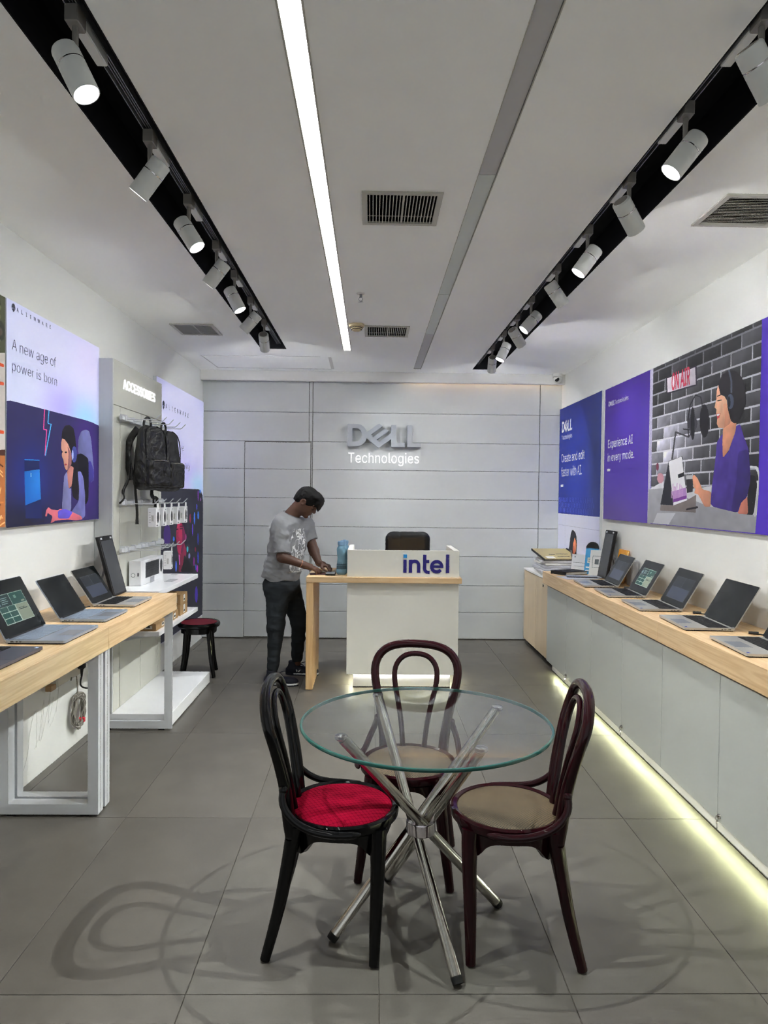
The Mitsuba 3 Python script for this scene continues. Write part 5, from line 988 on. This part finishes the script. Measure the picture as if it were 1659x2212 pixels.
# ------------------------------------------------------------------ on the reception desk
def bottle(label, x, y):
    k = thing('water_bottle', label, 'bottle', 'blue water bottles'); c = [x, y, .908]
    pr = [(0, 0), (.034, 0), (.039, .006), (.0405, .05), (.036, .105), (.0335, .13), (.037, .165), (.040, .195), (.037, .222), (.028, .238), (.026, .244), (0, .244)]
    s = smoothline(np.array(pr[1:-1]), 40); obj(k, 'bottle_body', xf(lathe([(0, 0)] + [tuple(q) for q in s] + [(0, .244)], 28), c), 'bottle_blue', 50)
    for z in (.05, .075, .1): obj(k, 'rib', xf(lathe([(.0385, z), (.0408, z + .002), (.0385, z + .004)], 28), c), 'bottle_blue', True)
    paint(k, 'cap', xf(lathe([(0, .240), (.031, .240), (.033, .243), (.033, .268), (.030, .273), (0, .274)], 28), c), (112, 146, 176)); paint(k, 'cap_loop', xf(bx(-.012, .012, -.007, .007, .272, .279, .002), c), (112, 146, 176))
    paint(k, 'water', xf(lathe([(0, .004), (.034, .004), (.0398, .03), (.0412, .05), (.0385, .09), (0, .09)], 28), c), (52, 78, 94)) if x < -.23 else None
bottle('blue water bottle beside the white desk riser', -.240, 5.80); bottle('blue water bottle half hidden behind the first', -.222, 5.92)
k = thing('phone', 'black phone with a grey top lying at the front edge of the oak desk top', 'phone'); obj(k, 'body', bx(-.368, -.288, 5.70, 5.86, .908, .922, .003), 'black_matte'); paint(k, 'screen', bx(-.364, -.292, 5.704, 5.856, .922, .9228), (118, 122, 126))
k = thing('book', 'tan covered book under the hands of the person', 'book'); BK = lambda m: xf(m, rot([0, 0, 1], -6), [-.375, 6.02, .908])
paint(k, 'cover', BK(bx(-.075, .075, -.10, .10, .016, .020, .001)), (196, 164, 124)); paint(k, 'pages', BK(bx(-.072, .073, -.097, .097, .003, .016)), (206, 202, 194)); paint(k, 'back_cover', BK(bx(-.075, .075, -.10, .10, 0, .003, .001)), (26, 26, 28))
k = thing('notebook', 'thin dark notebook under the near hand on the oak desk top', 'notebook'); paint(k, 'cover', xf(bx(-.065, .065, -.06, .06, 0, .006, .001), rot([0, 0, 1], 8), [-.435, 5.80, .908]), (52, 24, 30))
# ------------------------------------------------------------------ glass table and bentwood chairs
TCX, TCY, TR, TZ = .205, 2.52, .452, .750
k = thing('glass_table', 'round glass table on crossed steel tubes', 'table')
obj(k, 'tabletop', xf(lathe([(0, 0), (TR - .003, 0)], 96), [TCX, TCY, TZ]), 'pane_glass')
obj(k, 'glass_edge', xf(lathe([(TR - .0085, -.0004), (TR - .002, -.0006), (TR, -.003), (TR, -.009), (TR - .002, -.0115), (TR - .0085, -.0118), (TR - .0085, -.0004)], 96), [TCX, TCY, TZ]), 'glass_edge', 40)
tops = [(-.087, 2.381), (.039, 2.871), (.491, 2.715), (.363, 2.276)]; feet = [(.499, 2.637), (.292, 2.203), (-.122, 2.427), (.083, 2.821)]
tops, feet = [(x, y + .0) for x, y in tops], feet
for (a, b), (c, d) in zip(tops, feet):
    p, q = np.array([a, b, TZ - .020]), np.array([c, d, .012]); u = (p - q) / np.linalg.norm(p - q)
    l = obj(k, 'leg', tube([q + u * .012, p], .0185, 24), 'steel', 40)
    obj(l, 'foot_tip', tube([q - u * .004 + [0, 0, 0], q + u * .018], [.0175, .0195], 20), 'rubber', 40)
    obj(l, 'glass_pad', xf(lathe([(0, -.020), (.015, -.020), (.021, -.014), (.021, -.004), (.016, -.0005), (0, -.0005)], 20), [*(p[:2] + u[:2] * .012), TZ - .002]), 'chrome', 40)
obj(k, 'hub', xf(lathe([(.036, -.022), (.052, -.022), (.054, -.018), (.054, .018), (.052, .022), (.036, .022), (.036, -.022)], 40), [.193, 2.532, .362]), 'chrome', 40)

def chair(label, x, y, ang, wood, seat, group):
    k = thing('bentwood_chair', label, 'chair', group)
    M = trimesh.transformations.rotation_matrix(math.radians(ang), [0, 0, 1]); M[:3, 3] = [x, y, 0]; P = lambda m: xf(m, M)
    SR = .201
    legs_a = [math.radians(a) for a in (46, -46, 142, -142)]
    # seat ring with a moulded apron that dips to the legs
    n = 72; an = np.arange(n) * 2 * PI / n; prof = [(SR - .028, .452), (SR - .022, .464), (SR - .010, .468), (SR - .002, .462), (SR, .450), (SR - .002, .436), (SR - .012, .428), (SR - .018, .424), 'low', 'lowin', (SR - .040, .43)]
    dip = np.array([max(math.exp(-((((a - b + PI) % (2 * PI)) - PI) / .30) ** 2) for b in legs_a) for a in an])
    rings = []
    for q in prof:
        if q == 'low': r, z = SR - .022 - .004 * dip, .408 - .072 * dip
        elif q == 'lowin': r, z = SR - .044 - .004 * dip, .408 - .072 * dip
        else: r, z = np.full(n, q[0]), np.full(n, q[1])
        rings.append(np.c_[r * np.cos(an), r * np.sin(an), z])
    V = np.vstack(rings); m_ = len(prof); fs = []
    for i in range(m_):
        for j in range(n):
            a, b, c, d = i * n + j, i * n + (j + 1) % n, ((i + 1) % m_) * n + (j + 1) % n, ((i + 1) % m_) * n + j; fs += [[a, c, b], [a, d, c]]
    obj(k, 'seat_frame', P(TM(V, fs)), wood, 35)
    obj(k, 'seat_cushion', P(lathe([(0, .476), (.06, .476), (.11, .474), (.15, .470), (.172, .464), (.1775, .458), (.176, .450), (0, .450)], 64)), seat, 50)
    for s in (1, -1):
        a = smoothline([[.128, s * .130, .435], [.131, s * .140, .37], [.128, s * .158, .22], [.123, s * .186, .004]], 16)
        obj(k, 'leg', P(tube(a, np.interp(np.linspace(0, 1, 16), [0, .25, 1], [.031, .025, .0165]), 16)), wood, 40)
        b = smoothline([[-.150, s * .122, .44], [-.168, s * .128, .34], [-.198, s * .146, .18], [-.243, s * .166, .004]], 16)
        obj(k, 'leg', P(tube(b, np.interp(np.linspace(0, 1, 16), [0, .25, 1], [.029, .024, .0165]), 16)), wood, 40)
    half = [(-.160, .128, .40), (-.172, .131, .47), (-.180, .140, .55), (-.200, .162, .66), (-.222, .183, .75), (-.240, .182, .81), (-.252, .150, .862), (-.260, .085, .890), (-.262, 0, .896)]
    loop = half + [(a, -b, c) for a, b, c in half[-2::-1]]
    rad = np.interp(np.abs(np.linspace(-1, 1, 90)), [0, .5, 1], [.0178, .0185, .023])
    obj(k, 'back_frame', P(tube(smoothline(loop, 90), rad, 18)), wood, True)
    half = [(-.160, .046, .452), (-.172, .052, .52), (-.196, .076, .66), (-.216, .094, .75), (-.228, .090, .80), (-.238, .058, .842), (-.242, 0, .856)]
    obj(k, 'inner_loop', P(tube(smoothline(half + [(a, -b, c) for a, b, c in half[-2::-1]], 70), .0115, 14)), wood, True)
    for s in (1, -1):
        pts = smoothline([[-.186, s * .164, .575], [-.188, s * .172, .55], [-.165, s * .190, .505], [-.110, s * .203, .468], [-.03, s * .214, .452], [.055, s * .204, .448], [.075, s * .196, .447]], 36)
        rr = np.full(36, .0125); rr[0] = .014; rr[-3:] = [.011, .009, .005]
        b = obj(k, 'arm_brace', P(tube(pts, rr, 14)), wood, True)
        obj(b, 'brace_end', P(xf(trimesh.creation.icosphere(2, .0155), [-.186, s * .163, .577])), wood, True)
    return k
chair('glossy black bentwood chair with a red velvet seat, left of the glass table', -.092, 2.487, -1.7, 'black_gloss', 'velvet_red', None)
chair('glossy maroon bentwood chair with a brown woven seat behind the glass table', .166, 2.895, -100.3, 'maroon_gloss', 'weave_brown', None)
chair('glossy maroon bentwood chair with a brown woven seat, right of the glass table', .494, 2.47, 172, 'maroon_gloss', 'weave_brown', None)
# stool by the left wall
k = thing('round_stool', 'black stool with a dark red round seat by the accessories unit', 'stool'); sx, sy, sz, sr = -1.475, 6.08, .455, .178
obj(k, 'seat_frame', xf(lathe([(sr - .03, .0), (sr - .006, .004), (sr, -.006), (sr, -.026), (sr - .008, -.036), (sr - .024, -.04), (sr - .03, -.085), (sr - .045, -.085), (sr - .03, 0)], 48), [sx, sy, sz]), 'black_gloss', 40)
obj(k, 'cushion', xf(lathe([(0, .012), (.08, .011), (.13, .006), (sr - .026, .001), (sr - .028, -.01), (0, -.01)], 48), [sx, sy, sz]), 'stool_red', 50)
for i in range(4):
    a = math.radians(45 + 90 * i + 8); e = np.array([math.cos(a), math.sin(a), 0])
    obj(k, 'leg', tube(smoothline([np.array([sx, sy, .43]) + e * .125, np.array([sx, sy, .33]) + e * .138, np.array([sx, sy, .15]) + e * .16, np.array([sx, sy, .003]) + e * .195], 14), np.linspace(.024, .016, 14), 14), 'black_gloss', 40)
# ------------------------------------------------------------------ the person at the desk
def snets_band(f, lo, hi, h, q=4):
    """As snets, the field evaluated finely only near the surface."""
    lo, hi = np.asarray(lo, float), np.asarray(hi, float); H_ = h * q
    nc = np.ceil((hi - lo) / H_).astype(int) + 1
    P = np.stack(np.meshgrid(*[lo[a] + H_ * np.arange(nc[a]) for a in range(3)], indexing='ij'), -1)
    Dc = f(P.reshape(-1, 3)).reshape(nc)
    nf = (nc - 1) * q + 1; D = np.empty(nf); near = np.zeros(nf, bool)
    I = [np.minimum(np.round(np.arange(n) / q).astype(int), c - 1) for n, c in zip(nf, nc)]
    Dn = Dc[np.ix_(*I)]; near = np.abs(Dn) < H_ * 1.5
    W = np.argwhere(near); D = np.where(Dn < 0, -1.0, 1.0); D[near] = f(lo + W * h)
    return snets(lambda p: D.reshape(-1), lo, lo + (nf - 1) * h - h * .5, h) if False else _nets(D, lo, h)
def _nets(D, lo, h):
    hi = lo + (np.array(D.shape) - 1) * h
    return snets(lambda p: D.reshape(-1), lo, hi - h * .5, h)
N3 = lambda v: np.asarray(v, float) / np.linalg.norm(v)
ty = math.radians(-32); TF, TL = np.array([math.cos(ty), math.sin(ty), 0]), np.array([-math.sin(ty), math.cos(ty), 0])
RT3 = np.stack([TF, TL, [0, 0, 1.0]], 1)     # columns: forward, left, up of the trunk
hp, hyaw = math.radians(40), math.radians(-14)
HF = np.array([math.cos(hp) * math.cos(hyaw), math.cos(hp) * math.sin(hyaw), -math.sin(hp)]); HL = N3(np.cross([0, 0, 1], HF)); HU = np.cross(HF, HL)
RH, HC = np.stack([HF, HL, HU], 1), np.array([-.536, 5.88, 1.503])
SN, EN, WN = np.array([-.735, 5.745, 1.295]), np.array([-.712, 5.672, 1.058]), np.array([-.532, 5.715, .988])
SF, EF, WF = np.array([-.565, 6.045, 1.295]), np.array([-.485, 6.015, 1.08]), np.array([-.438, 5.955, .985])
NB = np.array([-.668, 5.90, 1.385])
def hand(wrist, fwd, down, side, curl, spread=1.0):
    """Primitives of a hand: fwd to the knuckles, down the palm side, side towards the thumb."""
    pr = []; fwd, side = N3(fwd), N3(side); down = N3(np.cross(fwd, side)) * (1 if np.dot(np.cross(fwd, side), down) > 0 else -1)
    k0 = wrist + fwd * .030
    pr.append((wrist, k0, .0255, .027))
    lens = [(.040, .026, .020), (.044, .029, .022), (.041, .027, .021), (.033, .021, .019)]
    for i, (a, b, c) in enumerate(lens):
        o = (1.5 - i) * .0195
        kn = wrist + fwd * (.082 - .004 * abs(i - 1.2)) + side * o; pr.append((k0 + side * o * .75, kn, .0145, .0115))
        ang, p = 0, kn
        for L, dc, r in ((a, curl[0], .0092), (b, curl[1], .0084), (c, curl[2], .0074)):
            ang += dc; d = fwd * math.cos(ang) + down * math.sin(ang) + side * (1.5 - i) * .10 * spread; q = p + N3(d) * L; pr.append((p, q, r, r * .93)); p = q
    t0 = wrist + fwd * .022 + side * .022; t1 = t0 + N3(fwd * .55 + side * .7 + down * .45) * .040; t2 = t1 + N3(fwd * .9 + side * .15 + down * .35) * .032; t3 = t2 + N3(fwd * .95 - side * .1 + down * .3) * .024
    pr += [(t0, t1, .0145, .0115), (t1, t2, .0108, .0098), (t2, t3, .0096, .008)]
    return pr
hn = hand(WN + np.array([.018, .008, -.006]), (.80, .38, -.34), (0, 0, -1), (.42, .86, 0.0), (.35, .55, .35))
hf = hand(WF + np.array([.010, -.008, -.004]), (.86, -.30, -.22), (0, 0, -1), (-.30, -.94, 0.0), (.75, .95, .6), .4)
def head_sd(p):
    q = (p - HC) @ RH; E3 = lambda c, r: sd_ell(q, c, r)
    m = q.copy(); m[:, 1] = np.abs(m[:, 1]); E2 = lambda c, r: sd_ell(m, c, r)
    d = smin(E3((-.008, 0, .022), (.096, .077, .092)), E3((.030, 0, -.042), (.060, .058, .066)), .03)
    d = smin(d, E3((.066, 0, -.098), (.024, .026, .018)), .022); d = smin(d, E2((.012, .040, -.062), (.045, .022, .035)), .025)
    d = smin(d, E3((.078, 0, .024), (.018, .050, .013)), .014)
    d = np.maximum(d, -E2((.102, .031, .002), (.020, .020, .013)) * 1.0 - .0) if False else -smin(-d, E2((.103, .031, .002), (.020, .019, .011)), .010)
    d = smin(d, E2((.079, .031, .000), (.0125, .0165, .0115)), .004)
    d = smin(d, sd_cone(q, (.088, 0, .012), (.106, 0, -.026), .008, .0125), .012); d = smin(d, E2((.095, .012, -.031), (.010, .008, .008)), .006)
    d = smin(d, E3((.087, 0, -.056), (.010, .023, .007)), .006); d = smin(d, E3((.085, 0, -.068), (.010, .020, .008)), .006)
    ear = np.maximum(E2((-.006, .079, -.006), (.025, .010, .032)), -E2((.000, .088, -.004), (.013, .007, .018)))
    return smin(d, ear, .006)
def body_sd(p):
    d = head_sd(p)
    d = smin(d, sd_cone(p, HC + HF * -.028 + HU * -.055, NB, .054, .062), .03)
    core = smin(sd_ell(p, (-.70, 5.90, 1.20), (.105, .160, .20), RT3), sd_ell(p, (-.735, 5.90, .93), (.10, .14, .24), RT3), .06)
    core = smin(core, sd_cone(p, SN, SF, .055, .055), .05); d = smin(d, core, .03)
    for S, Eb, Wr, hd in ((SN, EN, WN, hn), (SF, EF, WF, hf)):
        a = smin(sd_cone(p, S, Eb, .052, .042), sd_cone(p, Eb, Wr, .0425, .0275), .02)
        a = smin(a, sd_cone(p, Wr, hd[0][0], .0275, .0255), .012)
        palm = a
        for i, (u, v, ra, rb) in enumerate(hd): palm = smin(palm, sd_cone(p, u, v, ra, rb), .008 if ra > .0105 else .0035)
        d = smin(d, palm, .012)
    for hip, kn, an in LEGS: d = smin(d, smin(sd_cone(p, hip, kn, .075, .05), sd_cone(p, kn, an, .046, .034), .02), .03)
    return d
LEGS = [(np.array([-.765, 5.83, .80]), np.array([-.776, 5.80, .47]), np.array([-.795, 5.783, .10])), (np.array([-.70, 6.00, .80]), np.array([-.605, 6.03, .47]), np.array([-.632, 6.10, .10]))]
person = thing('person', 'person in a grey printed shirt and dark jeans leaning over the oak desk top', 'person')
bm = snets_band(body_sd, (-.96, 5.58, .05), (-.26, 6.24, 1.64), .0046)
obj(person, 'body', bm, 'skin', True)
# shirt
fold = lambda p, k, s: meshkit.fbm(p * np.array(k), 3, s) - .5
def shirt_sd(p):
    d = smin(sd_ell(p, (-.692, 5.90, 1.20), (.132, .185, .235), RT3), sd_ell(p, (-.722, 5.90, 1.01), (.136, .172, .21), RT3), .06)
    d = smin(d, sd_ell(p, (-.752, 5.905, .885), (.148, .172, .15), RT3), .06)
    d = smin(d, sd_cone(p, SN + [0, .02, .0], SF + [0, -.02, 0], .074, .070), .06); d = smin(d, sd_cone(p, (-.70, 5.90, 1.30), NB + [-.005, 0, -.005], .09, .064), .05)
    q = p - np.array([-.75, 5.9, 0]); d = np.maximum(d, (.852 - .10 * q[:, 0] + .012 * np.sin(q[:, 0] * 30)) - p[:, 2])
    d = np.maximum(d, (p - NB) @ N3([.42, -.12, 1.0]) - .012)
    for S, Eb, r0, r1, cut in ((SN, EN, .082, .069, .90), (SF, EF, .078, .066, .60)):
        s = np.maximum(sd_cone(p, S, Eb, r0, r1), (p - (S + (Eb - S) * cut)) @ N3(Eb - S)); d = smin(d, s, .018)
    return d + .034 * fold(p + np.c_[p[:, 2] * .35, 0 * p[:, 0], 0 * p[:, 0]], (7, 7, 15), 3) * np.clip((1.42 - p[:, 2]) / .1, 0, 1)
def shirt_tex(p, n, uv):
    q = p - mi.Point3f(-.70, 5.90, 1.08); lat = q.x * float(TL[0]) + q.y * float(TL[1]); fw = q.x * float(TF[0]) + q.y * float(TF[1])
    w = fbm(lat * 30 + 3.1, q.z * 24, 1.7, 2); ln = dr.abs(w - .5) < .040; ln2 = dr.abs(fbm(lat * 36 + 8.1, q.z * 30, 4.7, 2) - .55) < .030
    m = (fw > 0.02) & (dr.abs(lat + .01) < .085 - .06 * dr.maximum(q.z - .12, 0) * 4) & (q.z < .20) & (q.z > -.16)
    b = dr.select(m & (ln | ln2), 1.0, 0.0)
    bk = dr.select((fw < -.085) & (q.z < .13) & (q.z > -.05) & (dr.abs(lat + .06) < .05) & (noise(lat * 60, q.z * 40) > .5), 1.0, 0.0)
    return mix(mix((.225, .230, .242), (.82, .83, .84), b), (.02, .02, .025), bk)
mat('shirt_grey', proc(shirt_tex), .75, .2, bump=(proc(shirt_fold), .035))
obj(person, 'shirt', snets_band(shirt_sd, (-.98, 5.55, .80), (-.40, 6.22, 1.46), .0056), 'shirt_grey', True)
cm = []
a0 = N3([.42, -.12, 1.0]); e1 = N3(np.cross(a0, [0, 1, 0])); e2 = np.cross(a0, e1)
obj(person, 'collar', tube([NB + a0 * .008 + e1 * .073 * math.cos(t) + e2 * .071 * math.sin(t) for t in np.linspace(0, 2 * PI, 40, endpoint=False)], .0075, 8, closed=True), mat('collar_grey', (96, 98, 102), .8, .2), True)
# trousers
def jeans_sd(p):
    d = sd_ell(p, (-.748, 5.905, .80), (.148, .165, .15), RT3)
    for (hip, kn, an), rk in zip(LEGS, (.071, .070)):
        l = smin(sd_cone(p, hip + [0, 0, -.02], kn, .104, rk), sd_cone(p, kn, an + [0, 0, .045], rk - .002, .050), .03); d = smin(d, l, .035)
    d = np.maximum(d, p[:, 2] - .90); d = np.maximum(d, .098 - p[:, 2])
    return d + .020 * fold(p, (9, 9, 22), 8)
obj(person, 'jeans', snets_band(jeans_sd, (-.98, 5.65, .06), (-.48, 6.24, .93), .0062), 'denim', True)
# hair
def hair_sd(p):
    q = (p - HC) @ RH; m = q.copy(); m[:, 1] = np.abs(m[:, 1])
    cap = sd_ell(q, (-.012, 0, .030), (.104, .083, .094)); line = .030 - (q[:, 2] * .72 - q[:, 0] * .55 + .058)
    side = np.maximum(sd_ell(q, (-.012, 0, .022), (.100, .0805, .095)), -(-.040 - q[:, 0] * 1.1 + .0 * q[:, 2] + .060)); 
    d = np.maximum(cap, line)
    d = smin(d, sd_ell(q, (.050, 0, .088), (.060, .068, .036)), .02)
    d = smin(d, sd_ell(q, (.092, -.004, .058), (.027, .058, .038)), .02); d = smin(d, sd_cone(m, (.10, .028, .055), (.118, .030, .012), .020, .006), .012)
    d = smin(d, sd_cone(q, (.104, -.01, .05), (.126, -.012, .006), .020, .005), .012)
    d = smin(d, np.maximum(sd_ell(q, (-.060, 0, -.020), (.052, .066, .062)), -(.05 + q[:, 2])), .02)
    return d + .010 * (meshkit.fbm(q * np.array([55, 90, 40]), 3, 2) - .5)
obj(person, 'hair', snets_band(hair_sd, HC - .2, HC + .2, .0042), 'hair', True)
mk = lambda pts, r: tube([HC + RH @ np.array(a) for a in pts], r, 6)
for s in (-1, 1):
    obj(person, 'eyebrow', mk([(.094, s * .014, .022), (.093, s * .030, .027), (.080, s * .048, .021)], .0036), 'hair', True)
    obj(person, 'eye', mk([(.0905, s * .020, -.006), (.0922, s * .031, -.009), (.086, s * .043, -.006)], .0022), 'hair', True)
w_d = N3(hn[0][1] - EN); b0 = WN - N3(WN - EN) * .035; u1 = N3(np.cross(w_d, [0, 0, 1])); u2 = np.cross(w_d, u1)
obj(person, 'bracelet', tube([b0 + u1 * .0315 * math.cos(t) + u2 * .0315 * math.sin(t) for t in np.linspace(0, 2 * PI, 28, endpoint=False)], .0028, 6, closed=True), mat('brass', (168, 112, 84), .4, .5), True)
def shoe(x, y, ang):
    M = [rot([0, 0, 1], ang), [x, y, 0]]
    def up(p):
        d = smin(sd_ell(p, (.065, 0, .035), (.085, .045, .045)), sd_ell(p, (.19, 0, .032), (.085, .048, .036)), .04); d = smin(d, sd_cone(p, (.055, 0, .06), (.050, 0, .105), .046, .043), .03)
        return np.maximum(np.maximum(d, .016 - p[:, 2]), p[:, 2] - .118)
    s = obj(person, 'shoe', xf(snets(up, (-.06, -.07, .0), (.31, .07, .14), .005), *M), 'shoe_navy', True)
    o = unary_union([affinity.scale(Point(.045, 0).buffer(1), .065, .044), affinity.scale(Point(.19, 0).buffer(1), .085, .05), sbox(.04, -.040, .2, .040)])
    obj(s, 'sole', xf(cat_([xf(ext(o.intersection(sbox(.06, -.1, .3, .1)), .013), [0, 0, .010])]), *M), 'white_gloss'); obj(s, 'heel', xf(cat_([ext(o, .010), xf(ext(o.intersection(sbox(-.1, -.1, .062, .1)), .016), [0, 0, .010])]), *M), 'shoe_navy')
    obj(s, 'lace', xf(cat_([tube(smoothline([[.10, -.018, .082], [.125, .0, .088], [.145, -.022, .075], [.125, -.035, .066]], 12), .003, 6), tube(smoothline([[.105, .0, .090], [.125, .016, .10], [.155, .03, .105]], 8), .003, 6)]), *M), 'shoe_navy', True)
    z = [(.085, .052), (.094, .034), (.102, .046), (.110, .034), (.122, .052)]
    obj(s, 'mark', xf(tube([[a, -.0475 + .0 * a, b] for a, b in z], .0028, 6), *M), 'letter_white')
shoe(-.852, 5.785, -9); shoe(-.712, 6.115, -8)
# every label belongs to something that exists
for q in list(labels):
    if q not in scene and not any(s.startswith(q + '__') for s in scene): del labels[q]
